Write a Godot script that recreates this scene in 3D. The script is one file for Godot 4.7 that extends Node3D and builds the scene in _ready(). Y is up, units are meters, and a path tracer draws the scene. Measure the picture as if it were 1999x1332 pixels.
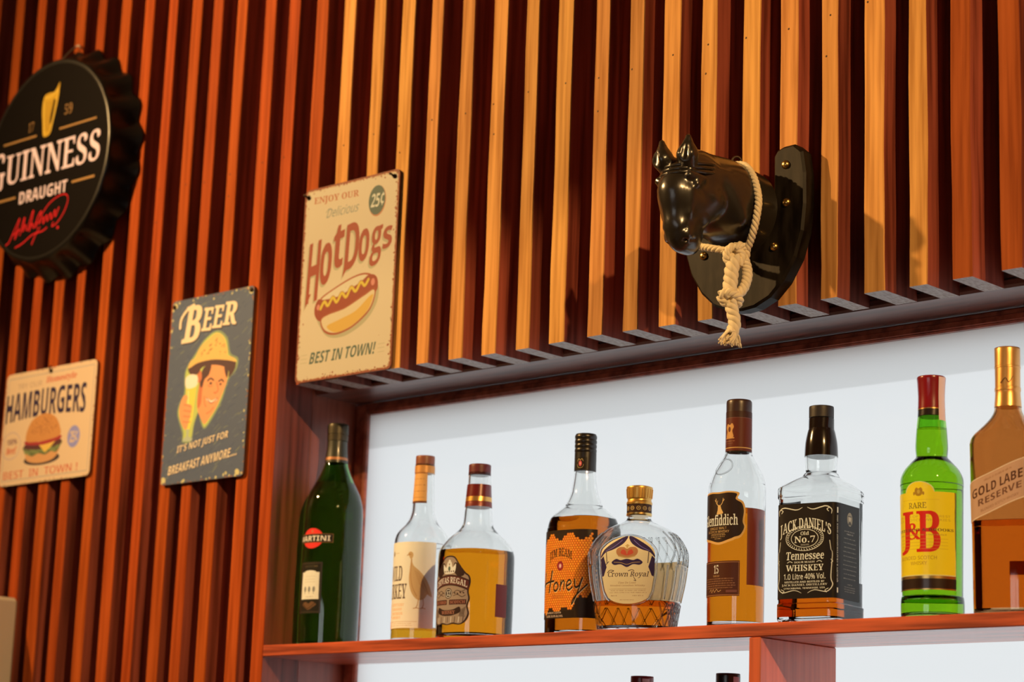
extends Node3D
# Bar wall: slatted wood wall, lit alcove window with a bottle shelf, tin signs, horse bust.
# Layout measured from the photograph in wall units; at() turns them into metres.
const K := 0.925
const WARM := Vector3(1.14, 0.68, 0.27)   # colour of the spot light, linear; only used to take the white balance out of colours read off the photograph
var M := {}
var taken := {}
var fonts := {}
var rng := RandomNumberGenerator.new()

func at(x: float, y: float, z: float) -> Vector3:
	return Vector3(x * K, 1.5 + (y - 1.5) * K, z * K)

func _ready() -> void:
	rng.seed = 7
	# ---------------------------------------------------------------- camera
	var cam := Camera3D.new()
	cam.name = "camera"
	var yaw := deg_to_rad(43.10827551)
	var pitch := deg_to_rad(12.46406449)
	var roll := deg_to_rad(2.05873318)
	var f := Vector3(-sin(yaw) * cos(pitch), sin(pitch), -cos(yaw) * cos(pitch))
	var r := f.cross(Vector3.UP).normalized()
	var u := r.cross(f)
	var r2 := r * cos(roll) + u * sin(roll)
	var u2 := u * cos(roll) - r * sin(roll)
	cam.transform = Transform3D(Basis(r2, u2, -f), Vector3(0, 1.5, 2.35 * K))
	cam.fov = 17.474478
	cam.near = 0.05
	cam.far = 200.0
	var lens := CameraAttributesPhysical.new()
	lens.frustum_focal_length = 78.083
	lens.frustum_focus_distance = 2.78
	lens.exposure_aperture = 5.0
	lens.exposure_shutter_speed = 100.0
	cam.attributes = lens
	add_child(cam)
	cam.current = true
	# ---------------------------------------------------------------- sky, sun, exposure
	var env := Environment.new()
	env.background_mode = Environment.BG_SKY
	var sm := ProceduralSkyMaterial.new()
	sm.sky_top_color = Color(0.87, 0.90, 0.92)
	sm.sky_horizon_color = Color(0.91, 0.92, 0.92)
	sm.ground_bottom_color = Color(0.66, 0.66, 0.65)
	sm.ground_horizon_color = Color(0.76, 0.76, 0.75)
	sm.sky_energy_multiplier = 1.0
	var sky := Sky.new()
	sky.sky_material = sm
	env.sky = sky
	env.background_energy_multiplier = 4.5
	env.tonemap_mode = Environment.TONE_MAPPER_LINEAR
	env.tonemap_exposure = 1.0
	env.sdfgi_enabled = true
	env.ssao_enabled = true
	env.ssil_enabled = true
	var we := WorldEnvironment.new()
	we.name = "environment"
	we.environment = env
	add_child(we)
	var sun := DirectionalLight3D.new()
	sun.name = "sun"
	sun.light_color = lin(0.90, 0.95, 1.0)
	sun.light_energy = 1.3
	sun.light_angular_distance = 0.8
	sun.shadow_enabled = true
	sun.sky_mode = DirectionalLight3D.SKY_MODE_LIGHT_ONLY
	add_child(sun)
	sun.look_at_from_position(Vector3(0.0, 9.75, -5.0), Vector3(-0.4, 0.0, 0.0))
	materials()
	room()
	slat_wall()
	alcove()
	spotlights()
	print("structure")
	bottles()
	print("bottles")
	cap_sign()
	hot_dog_sign()
	beer_sign()
	hamburger_sign()
	print("signs")
	horse()
	fridge()
	print("done")

# ------------------------------------------------------------------ naming and tagging
func numbered(called: String) -> String:
	var n: int = taken.get(called, 0)
	taken[called] = n + 1
	return called if n == 0 else "%s_%03d" % [called, n]

func put(mesh: Mesh, called: String, m: Material, parent: Node = self, label := "") -> MeshInstance3D:
	var o := MeshInstance3D.new()
	o.name = numbered(called) if parent == self else called
	o.mesh = mesh
	if m:
		o.material_override = m
	o.cast_shadow = GeometryInstance3D.SHADOW_CASTING_SETTING_ON
	parent.add_child(o, true)
	if label:
		o.set_meta("label", label)
	return o

func thing(called: String, label: String, category: String, where := Vector3.ZERO, turn := 0.0, group := "") -> Node3D:
	var o := Node3D.new()
	o.name = numbered(called)
	add_child(o)
	o.position = where
	o.rotation.y = turn
	o.set_meta("label", label)
	o.set_meta("category", category)
	if group:
		o.set_meta("group", group)
	return o

func structure(o: Node, label: String, category: String) -> Node:
	o.set_meta("kind", "structure")
	o.set_meta("label", label)
	o.set_meta("category", category)
	return o

# ------------------------------------------------------------------ colour
func lin(r: float, g: float, b: float) -> Color:
	return Color(r, g, b).linear_to_srgb()

func wb(r: float, g: float, b: float, k := 1.0) -> Color:
	# paint colour of a thing seen as (r, g, b) of 255 under the warm lamps, k the lamps' strength there
	var c := Color(r / 255.0, g / 255.0, b / 255.0).srgb_to_linear()
	return Color(minf(0.9, c.r / (WARM.x * k)), minf(0.9, c.g / (WARM.y * k)), minf(0.9, c.b / (WARM.z * k))).linear_to_srgb()

func mat(c: Color, rough := 0.6, metal := 0.0, coat := 0.0) -> StandardMaterial3D:
	var m := StandardMaterial3D.new()
	m.albedo_color = c
	m.roughness = rough
	m.metallic = metal
	if coat > 0.0:
		m.clearcoat_enabled = true
		m.clearcoat = coat
		m.clearcoat_roughness = 0.15
	return m

func noise_tex(lo: Color, hi: Color, freq: float, sd: int, octaves := 4, mid := 0.5) -> NoiseTexture2D:
	var n := FastNoiseLite.new()
	n.noise_type = FastNoiseLite.TYPE_SIMPLEX_SMOOTH
	n.seed = sd
	n.frequency = freq
	n.fractal_octaves = octaves
	var t := NoiseTexture2D.new()
	t.width = 512
	t.height = 512
	t.seamless = true
	t.noise = n
	var g := Gradient.new()
	g.offsets = PackedFloat32Array([0.15, mid, 0.85])
	g.colors = PackedColorArray([lo, lo.lerp(hi, 0.6), hi])
	t.color_ramp = g
	return t

func wood(c: Color, tex: Texture2D, scale: Vector3, rough: float, coat: float, shift := Vector3.ZERO, coat_rough := 0.22) -> StandardMaterial3D:
	var m := mat(c, rough)
	m.albedo_texture = tex
	m.uv1_triplanar = true
	m.uv1_world_triplanar = true
	m.uv1_scale = scale
	m.uv1_offset = shift
	m.uv1_triplanar_sharpness = 8.0
	if coat > 0.0:
		m.clearcoat_enabled = true
		m.clearcoat = coat
		m.clearcoat_roughness = coat_rough
	return m

func glass(c: Color, rough := 0.02, ior := 0.05) -> StandardMaterial3D:
	var m := StandardMaterial3D.new()
	m.albedo_color = Color(c.r, c.g, c.b, 0.0)
	m.transparency = BaseMaterial3D.TRANSPARENCY_ALPHA
	m.roughness = rough
	m.refraction_enabled = true
	m.refraction_scale = ior
	return m

func paper(c: Color) -> StandardMaterial3D:
	# thin paper: some of the window's light comes through it
	var m := mat(c, 0.7)
	m.backlight_enabled = true
	m.backlight = c
	return m

func printed(t: Texture2D, rough := 0.5, coat := 0.0) -> StandardMaterial3D:
	var m := mat(Color.WHITE, rough, 0.0, coat)
	m.albedo_texture = t
	m.metallic_specular = 0.3
	m.texture_repeat = false
	return m

func materials() -> void:
	M.grain = noise_tex(Color(0.80, 0.75, 0.70), Color(1, 1, 1), 0.018, 3, 5)
	M.grain2 = noise_tex(Color(0.62, 0.56, 0.54), Color(1, 1, 1), 0.012, 11, 5, 0.45)
	M.grain_fine = noise_tex(Color(0.70, 0.62, 0.55), Color(1, 1, 1), 0.05, 5, 3)
	M.grain_soft = noise_tex(Color(0.88, 0.85, 0.83), Color(1, 1, 1), 0.02, 31, 4)
	M.blotch = noise_tex(Color(0.5, 0.45, 0.42), Color(1, 1, 1), 0.02, 21, 5)
	var up := Vector3(9, 0.35, 9)
	# slat faces: pale varnished pine over the alcove, redder stain on the left run and at the right end
	M.pale = []
	M.red = []
	for i in 5:
		var s := Vector3(i * 0.37, i * 0.61, i * 0.21)
		var v: float = [1.0, 0.92, 1.08, 0.97, 1.04][i]
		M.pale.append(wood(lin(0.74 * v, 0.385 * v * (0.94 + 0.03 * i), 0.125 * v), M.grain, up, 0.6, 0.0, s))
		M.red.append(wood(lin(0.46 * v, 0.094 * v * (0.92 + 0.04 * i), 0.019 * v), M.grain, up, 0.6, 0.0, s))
	for m: StandardMaterial3D in M.pale + M.red:
		m.metallic_specular = 0.15   # oiled, not varnished
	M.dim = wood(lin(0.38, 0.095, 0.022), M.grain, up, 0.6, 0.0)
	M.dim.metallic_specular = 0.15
	M.side = []
	for i in 4:
		var v: float = [1.0, 0.75, 1.2, 0.9][i]
		M.side.append(wood(lin(0.37 * v, 0.092 * v, 0.058 * v), M.grain2, up, 0.5, 0.3, Vector3(i * 0.43, i * 0.29, 0)))
	M.end = wood(lin(0.52, 0.44, 0.40), M.grain_fine, Vector3(14, 14, 3), 0.5, 0.2)
	M.backing = wood(lin(0.13, 0.035, 0.018), M.grain2, up, 0.55, 0.2)
	M.jamb = wood(lin(0.34, 0.08, 0.042), M.grain_soft, up, 0.45, 0.6)
	M.frame = wood(lin(0.50, 0.12, 0.06), M.grain2, Vector3(6, 6, 6), 0.35, 0.7)
	M.soffit = wood(lin(0.20, 0.065, 0.04), M.grain2, Vector3(0.5, 9, 9), 0.35, 0.65, Vector3.ZERO, 0.28)
	M.shelf = wood(lin(0.72, 0.135, 0.050), M.grain2, Vector3(0.6, 11, 11), 0.4, 0.8, Vector3.ZERO, 0.25)
	M.divider = wood(lin(0.66, 0.13, 0.05), M.grain_soft, up, 0.42, 0.7, Vector3(0.3, 0.2, 0.1), 0.25)
	M.plaster = mat(lin(0.13, 0.10, 0.08), 0.9)
	M.ceiling = mat(lin(0.18, 0.16, 0.145), 0.9)
	M.floor = wood(lin(0.12, 0.07, 0.045), M.grain, Vector3(0.6, 3, 3), 0.5, 0.3)
	var pane := mat(lin(0.02, 0.02, 0.02), 0.6)
	pane.specular_mode = BaseMaterial3D.SPECULAR_DISABLED
	pane.backlight_enabled = true
	pane.backlight = Color.WHITE
	M.pane = pane
	M.clear = glass(Color(0.985, 0.99, 0.985))
	M.nail = mat(lin(0.05, 0.03, 0.02), 0.5, 0.6)
	M.black = mat(lin(0.012, 0.011, 0.011), 0.35, 0.0, 0.5)
	M.brass = mat(lin(0.75, 0.48, 0.16), 0.28, 1.0)
	M.rust = mat(lin(0.16, 0.06, 0.03), 0.8)
	M.tin = mat(lin(0.10, 0.05, 0.035), 0.6, 0.3)

# ------------------------------------------------------------------ mesh helpers
func tri(st: SurfaceTool, a: Vector3, b: Vector3, c: Vector3) -> void:
	st.add_vertex(a)
	st.add_vertex(b)
	st.add_vertex(c)

func begin() -> SurfaceTool:
	var st := SurfaceTool.new()
	st.begin(Mesh.PRIMITIVE_TRIANGLES)
	return st

func done(st: SurfaceTool, old: ArrayMesh = null) -> ArrayMesh:
	st.generate_normals()
	return st.commit(old) if old else st.commit()

func face(st: SurfaceTool, pts: Array, outward: Vector3) -> void:
	# flat convex polygon whose front looks along outward
	st.set_smooth_group(-1)
	var n: Vector3 = (pts[1] - pts[0]).cross(pts[2] - pts[0])
	var flip := n.dot(outward) > 0.0    # clockwise is front
	for i in range(1, pts.size() - 1):
		if flip:
			tri(st, pts[0], pts[i + 1], pts[i])
		else:
			tri(st, pts[0], pts[i], pts[i + 1])

func box(st: SurfaceTool, lo: Vector3, hi: Vector3, b := 0.0) -> void:
	# box with chamfered edges b
	var c := (lo + hi) / 2
	var h := (hi - lo) / 2
	b = minf(b, minf(h.x, minf(h.y, h.z)) * 0.9)
	for ax in 3:
		var a1 := (ax + 1) % 3
		var a2 := (ax + 2) % 3
		for s: float in [-1.0, 1.0]:
			var n := Vector3.ZERO
			n[ax] = s
			var pts := []
			for q in [[-1, -1], [1, -1], [1, 1], [-1, 1]]:
				var p := c
				p[ax] += s * h[ax]
				p[a1] += q[0] * (h[a1] - b)
				p[a2] += q[1] * (h[a2] - b)
				pts.append(p)
			face(st, pts, n)
			if b > 0.0:
				for t: float in [-1.0, 1.0]:   # chamfer between faces ax and a1
					var q := []
					for e: float in [-1.0, 1.0]:
						var p1 := c
						p1[ax] += s * h[ax]
						p1[a1] += t * (h[a1] - b)
						p1[a2] += e * (h[a2] - b)
						var p2 := c
						p2[ax] += s * (h[ax] - b)
						p2[a1] += t * h[a1]
						p2[a2] += e * (h[a2] - b)
						if e < 0:
							q = [p1, p2]
						else:
							q += [p2, p1]
					var nn := Vector3.ZERO
					nn[ax] = s
					nn[a1] = t
					face(st, q, nn)
	if b > 0.0:
		for sx: float in [-1.0, 1.0]:
			for sy: float in [-1.0, 1.0]:
				for sz: float in [-1.0, 1.0]:
					var s := Vector3(sx, sy, sz)
					face(st, [c + s * Vector3(h.x, h.y - b, h.z - b), c + s * Vector3(h.x - b, h.y, h.z - b), c + s * Vector3(h.x - b, h.y - b, h.z)], s)

func box_mesh(lo: Vector3, hi: Vector3, b := 0.0) -> ArrayMesh:
	var st := begin()
	box(st, lo, hi, b)
	return done(st)

func boxes_mesh(list: Array) -> ArrayMesh:
	var st := begin()
	for q in list:
		box(st, q[0], q[1])
	return done(st)

func tube(st: SurfaceTool, path: Array, rad: float, sides := 8, taper := 1.0, caps := true) -> void:
	var n := path.size()
	var rings := []
	var up := Vector3(0.3, 0.2, 0.9).normalized()
	for i in n:
		var d: Vector3 = (path[mini(i + 1, n - 1)] - path[maxi(i - 1, 0)]).normalized()
		var sx := d.cross(up).normalized()
		up = sx.cross(d).normalized()
		var ring := []
		var rr := rad * lerpf(1.0, taper, float(i) / maxi(1, n - 1))
		for j in sides:
			var a := TAU * j / sides
			ring.append(path[i] + (sx * cos(a) + up * sin(a)) * rr)
		rings.append(ring)
	st.set_smooth_group(1)
	for i in n - 1:
		for j in sides:
			var k := (j + 1) % sides
			tri(st, rings[i][j], rings[i][k], rings[i + 1][k])
			tri(st, rings[i][j], rings[i + 1][k], rings[i + 1][j])
	if caps:
		st.set_smooth_group(2)
		for j in range(1, sides - 1):
			tri(st, rings[0][0], rings[0][j + 1], rings[0][j])
			tri(st, rings[n - 1][0], rings[n - 1][j], rings[n - 1][j + 1])

func smooth_path(pts: Array, per := 8) -> Array:
	var out := []
	for i in pts.size() - 1:
		var a: Vector3 = pts[maxi(i - 1, 0)]
		var b: Vector3 = pts[i]
		var c: Vector3 = pts[i + 1]
		var d: Vector3 = pts[mini(i + 2, pts.size() - 1)]
		for k in per:
			out.append(b.cubic_interpolate(c, a, d, float(k) / per))
	out.append(pts[-1])
	return out

# ---- bottles: rows [height, half width, crease?]; the cross-section is a superellipse [depth ratio, exponent, three-sidedness]
func refine(rows: Array, per := 5) -> Array:
	var out := []
	for i in rows.size() - 1:
		var b: Array = rows[i]
		var c: Array = rows[i + 1]
		var a: Array = rows[i - 1] if i > 0 and b.size() < 3 else b
		var d: Array = rows[i + 2] if i + 2 < rows.size() and c.size() < 3 else c
		var vb := Vector2(b[0], b[1])
		var vc := Vector2(c[0], c[1])
		var steps := per if absf(c[1] - b[1]) > 0.0012 or a != b or d != c else 1
		for k in steps:
			var t := float(k) / steps
			var ta := (vc - Vector2(a[0], a[1])) * (0.5 if a != b else 1.0)
			var tb := (Vector2(d[0], d[1]) - vb) * (0.5 if d != c else 1.0)
			var h := vb * (2 * t * t * t - 3 * t * t + 1) + ta * (t * t * t - 2 * t * t + t) + vc * (-2 * t * t * t + 3 * t * t) + tb * (t * t * t - t * t)
			out.append([h.x, maxf(h.y, 0.0), b.size() > 2 and k == 0])
	out.append([rows[-1][0], rows[-1][1], rows[-1].size() > 2])
	return out

func ring_at(y: float, r: float, th: float, sec: Array, shape: float) -> Vector3:
	# th from +z towards +x; shape 0 is round (neck), 1 the body's section
	var x := sin(th)
	var z := cos(th)
	var n: float = lerpf(2.0, sec[1], shape)
	var k := pow(pow(absf(x), n) + pow(absf(z), n), -1.0 / n)
	var t: float = 1.0 - sec[2] * shape * cos(3.0 * th)
	return Vector3(x * k * r * t, y, z * k * r * t * lerpf(1.0, sec[0], shape))

func shape_at(y: float, sec: Array) -> float:
	# the body's section below sec[3], round above sec[4]
	return 1.0 - smoothstep(sec[3], sec[4], y)

func loft(st: SurfaceTool, rows: Array, sec: Array, seg := 56, inward := false, closed := true, flutes := 0.0) -> void:
	var grid := []
	for q in rows:
		var ring := []
		for j in seg:
			var th := TAU * j / seg
			var rr: float = q[1]
			if flutes > 0.0:
				rr *= 1.0 + flutes * cos(24.0 * th)
			ring.append(ring_at(q[0], rr, th, sec, shape_at(q[0], sec)))
		grid.append(ring)
	var g := 1
	for i in rows.size() - 1:
		if rows[i][2]:
			g += 1
		st.set_smooth_group(g)
		for j in seg:
			var k := (j + 1) % seg
			var a: Vector3 = grid[i][j]
			var b: Vector3 = grid[i][k]
			var c: Vector3 = grid[i + 1][k]
			var d: Vector3 = grid[i + 1][j]
			# outward front: seen from outside, th grows to the right; clockwise order is a d c b
			if inward:
				tri(st, a, b, c)
				tri(st, a, c, d)
			else:
				tri(st, a, c, b)
				tri(st, a, d, c)
	if closed:
		for e in 2:
			st.set_smooth_group(100 + e)
			var ring: Array = grid[0] if e == 0 else grid[-1]
			var mid := Vector3(0, ring[0].y, 0)
			for j in seg:
				var k := (j + 1) % seg
				if (e == 0) != inward:
					tri(st, mid, ring[j], ring[k])
				else:
					tri(st, mid, ring[k], ring[j])

func loft_mesh(rows: Array, sec: Array, seg := 56, inward := false) -> ArrayMesh:
	var st := begin()
	loft(st, rows, sec, seg, inward)
	return done(st)

const ROUND := [1.0, 2.0, 0.0, 9.0, 10.0]

func turned(list: Array, per := 5, seg := 40) -> ArrayMesh:
	return loft_mesh(refine(list, per), ROUND, seg)

func shell(rows: Array, sec: Array, level: float, wall := 0.0028, foot := 0.007) -> ArrayMesh:
	# glass: solid outside, an air space above the level of the drink
	var st := begin()
	var fine := refine(rows)
	loft(st, fine, sec, 64)
	var inner := inside(fine, level, 9.0, wall, foot)
	if inner.size() > 2:
		var st2 := begin()
		loft(st2, inner, sec, 64, true)
		var m := done(st)
		var m2 := done(st2)
		var both := SurfaceTool.new()
		both.begin(Mesh.PRIMITIVE_TRIANGLES)
		both.append_from(m, 0, Transform3D())
		both.append_from(m2, 0, Transform3D())
		return both.commit()
	return done(st)

func inside(fine: Array, lo: float, hi: float, wall: float, foot: float) -> Array:
	var out := []
	var top: float = fine[-1][0] - 0.004
	lo = maxf(lo, foot)
	hi = minf(hi, top)
	out.append([lo, radius(fine, lo) - wall, true])
	for q in fine:
		if q[0] > lo + 0.0008 and q[0] < hi - 0.0008:
			out.append([q[0], maxf(0.002, q[1] - wall), false])
	out.append([hi, maxf(0.002, radius(fine, hi) - wall), true])
	return out

func radius(fine: Array, y: float) -> float:
	for i in fine.size() - 1:
		if y >= fine[i][0] and y <= fine[i + 1][0] and fine[i + 1][0] > fine[i][0]:
			return lerpf(fine[i][1], fine[i + 1][1], (y - fine[i][0]) / (fine[i + 1][0] - fine[i][0]))
	return fine[-1][1] if y > fine[-1][0] else fine[0][1]

func label_mesh(rows: Array, sec: Array, y0: float, y1: float, d0: float, d1: float, off := 0.0004, outline := PackedVector2Array(), nx := 28, ny := 12, lean := 0.0) -> ArrayMesh:
	# a paper or print that follows the glass between two heights and two angles (degrees from the front); outline in 0..1, v down
	var fine := refine(rows)
	var V := PackedVector3Array()
	var N := PackedVector3Array()
	var T := PackedVector2Array()
	var where := func(p: Vector2) -> Vector3:
		var y := lerpf(y1, y0, p.y) + lean * (p.x - 0.5)
		return ring_at(y, radius(fine, y) + off, deg_to_rad(lerpf(d0, d1, p.x)), sec, shape_at(y, sec))
	for i in nx:
		for j in ny:
			var cell := PackedVector2Array([Vector2(float(i) / nx, float(j) / ny), Vector2(float(i + 1) / nx, float(j) / ny), Vector2(float(i + 1) / nx, float(j + 1) / ny), Vector2(float(i) / nx, float(j + 1) / ny)])
			var polys := [cell]
			if outline.size():
				polys = Geometry2D.intersect_polygons(cell, outline)
			for poly: PackedVector2Array in polys:
				if poly.size() < 3 or Geometry2D.is_polygon_clockwise(poly) and polys.size() > 1 and outline.size() == 0:
					continue
				var idx := Geometry2D.triangulate_polygon(poly)
				for k in range(0, idx.size(), 3):
					var q := [poly[idx[k]], poly[idx[k + 1]], poly[idx[k + 2]]]
					var area: float = (q[1] - q[0]).cross(q[2] - q[0])
					if absf(area) < 1e-9:
						continue
					if area < 0:
						q = [q[0], q[2], q[1]]
					for p: Vector2 in q:
						V.append(where.call(p))
						var e := 0.01
						var du: Vector3 = where.call(p + Vector2(e, 0)) - where.call(p - Vector2(e, 0))
						var dv: Vector3 = where.call(p + Vector2(0, e)) - where.call(p - Vector2(0, e))
						N.append(dv.cross(du).normalized())
						T.append(p)
	var arr := []
	arr.resize(Mesh.ARRAY_MAX)
	arr[Mesh.ARRAY_VERTEX] = V
	arr[Mesh.ARRAY_NORMAL] = N
	arr[Mesh.ARRAY_TEX_UV] = T
	var am := ArrayMesh.new()
	am.add_surface_from_arrays(Mesh.PRIMITIVE_TRIANGLES, arr)
	return am

func plate(w: float, h: float, thick: float, corner: float, bow := 0.0) -> ArrayMesh:
	# a thin sheet, centred, printed face towards +z (surface 0, with uv), edge and back (surface 1)
	var out := rounded(w, h, corner)
	var st := begin()
	var idx := Geometry2D.triangulate_polygon(out)
	st.set_smooth_group(-1)
	for k in range(0, idx.size(), 3):
		var q := [out[idx[k]], out[idx[k + 1]], out[idx[k + 2]]]
		if (q[1] - q[0]).cross(q[2] - q[0]) > 0:
			q = [q[0], q[2], q[1]]
		for p: Vector2 in q:
			st.set_uv(Vector2(p.x / w + 0.5, 0.5 - p.y / h))
			st.add_vertex(Vector3(p.x, p.y, thick))
	var m := done(st)
	st = begin()
	rim(st, out, 0.0, thick)
	return done(st, m)

func rim(st: SurfaceTool, out: PackedVector2Array, z0: float, z1: float) -> void:
	var n := out.size()
	var mid := Vector2.ZERO
	for i in n:
		var a := out[i]
		var b := out[(i + 1) % n]
		var e := (b - a).orthogonal()
		var nrm := Vector3(e.x, e.y, 0)
		if Geometry2D.is_point_in_polygon((a + b) / 2 + e.normalized() * 0.0005, out):
			nrm = -nrm
		face(st, [Vector3(a.x, a.y, z0), Vector3(b.x, b.y, z0), Vector3(b.x, b.y, z1), Vector3(a.x, a.y, z1)], nrm)
	var idx := Geometry2D.triangulate_polygon(out)
	for k in range(0, idx.size(), 3):
		face(st, [Vector3(out[idx[k]].x, out[idx[k]].y, z0), Vector3(out[idx[k + 1]].x, out[idx[k + 1]].y, z0), Vector3(out[idx[k + 2]].x, out[idx[k + 2]].y, z0)], Vector3(0, 0, -1))

func rounded(w: float, h: float, c: float) -> PackedVector2Array:
	var out := PackedVector2Array()
	for q in [[1, 1, 0], [-1, 1, 90], [-1, -1, 180], [1, -1, 270]]:
		for k in 7:
			var a := deg_to_rad(q[2] + 15.0 * k)
			out.append(Vector2(q[0] * (w / 2 - c) + c * cos(a), q[1] * (h / 2 - c) + c * sin(a)))
	return out

# ------------------------------------------------------------------ printing: a canvas for lettering and pictures on signs and labels
class Canvas:
	var im: Image
	var w: int
	var h: int
	var host
	func _init(width: int, height: int, bg: Color, owner_) -> void:
		w = width
		h = height
		host = owner_
		im = Image.create(w * 2, h * 2, false, Image.FORMAT_RGBA8)
		im.fill(bg)
	func poly(pts: PackedVector2Array, c: Color) -> void:
		var lo := 1e9
		var hi := -1e9
		for p in pts:
			lo = minf(lo, p.y)
			hi = maxf(hi, p.y)
		var n := pts.size()
		for row in range(maxi(0, ceili(lo * 2.0 - 0.5)), mini(h * 2 - 1, floori(hi * 2.0 - 0.5)) + 1):
			var y := (row + 0.5) / 2.0
			var xs: Array[float] = []
			for i in n:
				var a := pts[i]
				var b := pts[i + 1 if i + 1 < n else 0]
				if (a.y <= y) != (b.y <= y):
					xs.append(a.x + (y - a.y) / (b.y - a.y) * (b.x - a.x))
			xs.sort()
			for k in range(0, xs.size() - 1, 2):
				var x0 := ceili(xs[k] * 2.0 - 0.5)
				var x1 := ceili(xs[k + 1] * 2.0 - 0.5)
				if x1 > x0:
					im.fill_rect(Rect2i(x0, row, x1 - x0, 1), c)
	func pts(flat: Array, c: Color) -> void:
		var p := PackedVector2Array()
		for i in range(0, flat.size(), 2):
			p.append(Vector2(flat[i], flat[i + 1]))
		poly(p, c)
	func blob(flat: Array, c: Color) -> void:     # smooth closed shape through the points
		poly(curve(flat, true), c)
	func curve(flat: Array, closed := false, per := 7) -> PackedVector2Array:
		var q: Array[Vector2] = []
		for i in range(0, flat.size(), 2):
			q.append(Vector2(flat[i], flat[i + 1]))
		var out := PackedVector2Array()
		var n := q.size()
		for i in (n if closed else n - 1):
			var a := q[(i - 1 + n) % n] if closed else q[maxi(i - 1, 0)]
			var b := q[i]
			var c := q[(i + 1) % n]
			var d := q[(i + 2) % n] if closed else q[mini(i + 2, n - 1)]
			for k in per:
				out.append(b.cubic_interpolate(c, a, d, float(k) / per))
		if not closed:
			out.append(q[n - 1])
		return out
	func ell(cx: float, cy: float, rx: float, ry: float, c: Color, turn := 0.0, n := 36) -> void:
		var p := PackedVector2Array()
		for i in n:
			p.append(Vector2(cx, cy) + Vector2(rx * cos(TAU * i / n), ry * sin(TAU * i / n)).rotated(turn))
		poly(p, c)
	func rect(x0: float, y0: float, x1: float, y1: float, c: Color) -> void:
		im.fill_rect(Rect2i(roundi(x0 * 2), roundi(y0 * 2), roundi((x1 - x0) * 2), roundi((y1 - y0) * 2)), c)
	func stroke(p: PackedVector2Array, width: float, c: Color, taper := false) -> void:
		var n := p.size()
		for i in n - 1:
			var t := float(i) / n
			var r := width / 2 * (sin(PI * (0.12 + 0.8 * t)) if taper else 1.0)
			var d := (p[i + 1] - p[i]).normalized().orthogonal() * r
			if d != Vector2.ZERO:
				poly(PackedVector2Array([p[i] + d, p[i + 1] + d, p[i + 1] - d, p[i] - d]), c)
			ell(p[i].x, p[i].y, r, r, c, 0.0, 8)
	func line(flat: Array, width: float, c: Color, smooth := true, taper := false) -> void:
		if smooth:
			stroke(curve(flat), width, c, taper)
		else:
			var p := PackedVector2Array()
			for i in range(0, flat.size(), 2):
				p.append(Vector2(flat[i], flat[i + 1]))
			stroke(p, width, c, taper)
	func ring(cx: float, cy: float, rx: float, ry: float, width: float, c: Color) -> void:
		var p := PackedVector2Array()
		for i in 49:
			p.append(Vector2(cx + rx * cos(TAU * i / 48), cy + ry * sin(TAU * i / 48)))
		stroke(p, width, c)
	func text(s: String, font: String, x0: float, y0: float, x1: float, y1: float, c: Color, shear := 0.0, warp = null, bold := 0.0) -> void:
		# the string's own extent is fitted into the rectangle, then bent by warp
		var v: PackedVector2Array = host.glyphs(s, font, bold)
		var lo := Vector2(1e9, 1e9)
		var hi := Vector2(-1e9, -1e9)
		for p in v:
			lo = lo.min(p)
			hi = hi.max(p)
		var q := PackedVector2Array()
		for p in v:
			var t := (p - lo) / (hi - lo)
			var o := Vector2(lerpf(x0, x1, t.x), lerpf(y1, y0, t.y))
			o.x += shear * (y1 - o.y)
			q.append(warp.call(o) if warp != null else o)
		for i in range(0, q.size(), 3):
			poly(q.slice(i, i + 3), c)
	func speckle(count: int, r: float, c: Color, sd: int, edge := 0.0) -> void:
		# small chips; with edge > 0 they sit along the border within that distance
		var g := RandomNumberGenerator.new()
		g.seed = sd
		for i in count:
			var p := Vector2(g.randf() * w, g.randf() * h)
			if edge > 0.0:
				var d := absf(g.randfn(0.0, edge * 0.5))
				match g.randi() % 4:
					0: p.x = d
					1: p.x = w - d
					2: p.y = d
					3: p.y = h - d
			var rr := r * g.randf_range(0.3, 1.0)
			ell(p.x, p.y, rr * g.randf_range(0.6, 1.8), rr, c, g.randf() * TAU, 7)
	func tex() -> ImageTexture:
		im.shrink_x2()
		return ImageTexture.create_from_image(im)

func glyphs(s: String, font: String, bold: float) -> PackedVector2Array:
	var key := font + str(bold)
	if not fonts.has(key):
		var sf := SystemFont.new()
		sf.font_names = PackedStringArray(["Droid Serif" if font.begins_with("serif") else "Droid Sans"])
		sf.font_weight = 700 if font.ends_with("_b") else 400
		var fv := FontVariation.new()
		fv.base_font = sf
		fv.variation_embolden = bold
		fonts[key] = fv
	var tm := TextMesh.new()
	tm.font = fonts[key]
	tm.text = s
	tm.font_size = 64
	tm.pixel_size = 1.0
	tm.depth = 0.0
	tm.curve_step = 2.0
	var arr := tm.get_mesh_arrays()
	var v: PackedVector3Array = arr[Mesh.ARRAY_VERTEX]
	var out := PackedVector2Array()
	if arr[Mesh.ARRAY_INDEX] != null and arr[Mesh.ARRAY_INDEX].size():
		for i in arr[Mesh.ARRAY_INDEX]:
			out.append(Vector2(v[i].x, v[i].y))
	else:
		for p in v:
			out.append(Vector2(p.x, p.y))
	return out


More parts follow.
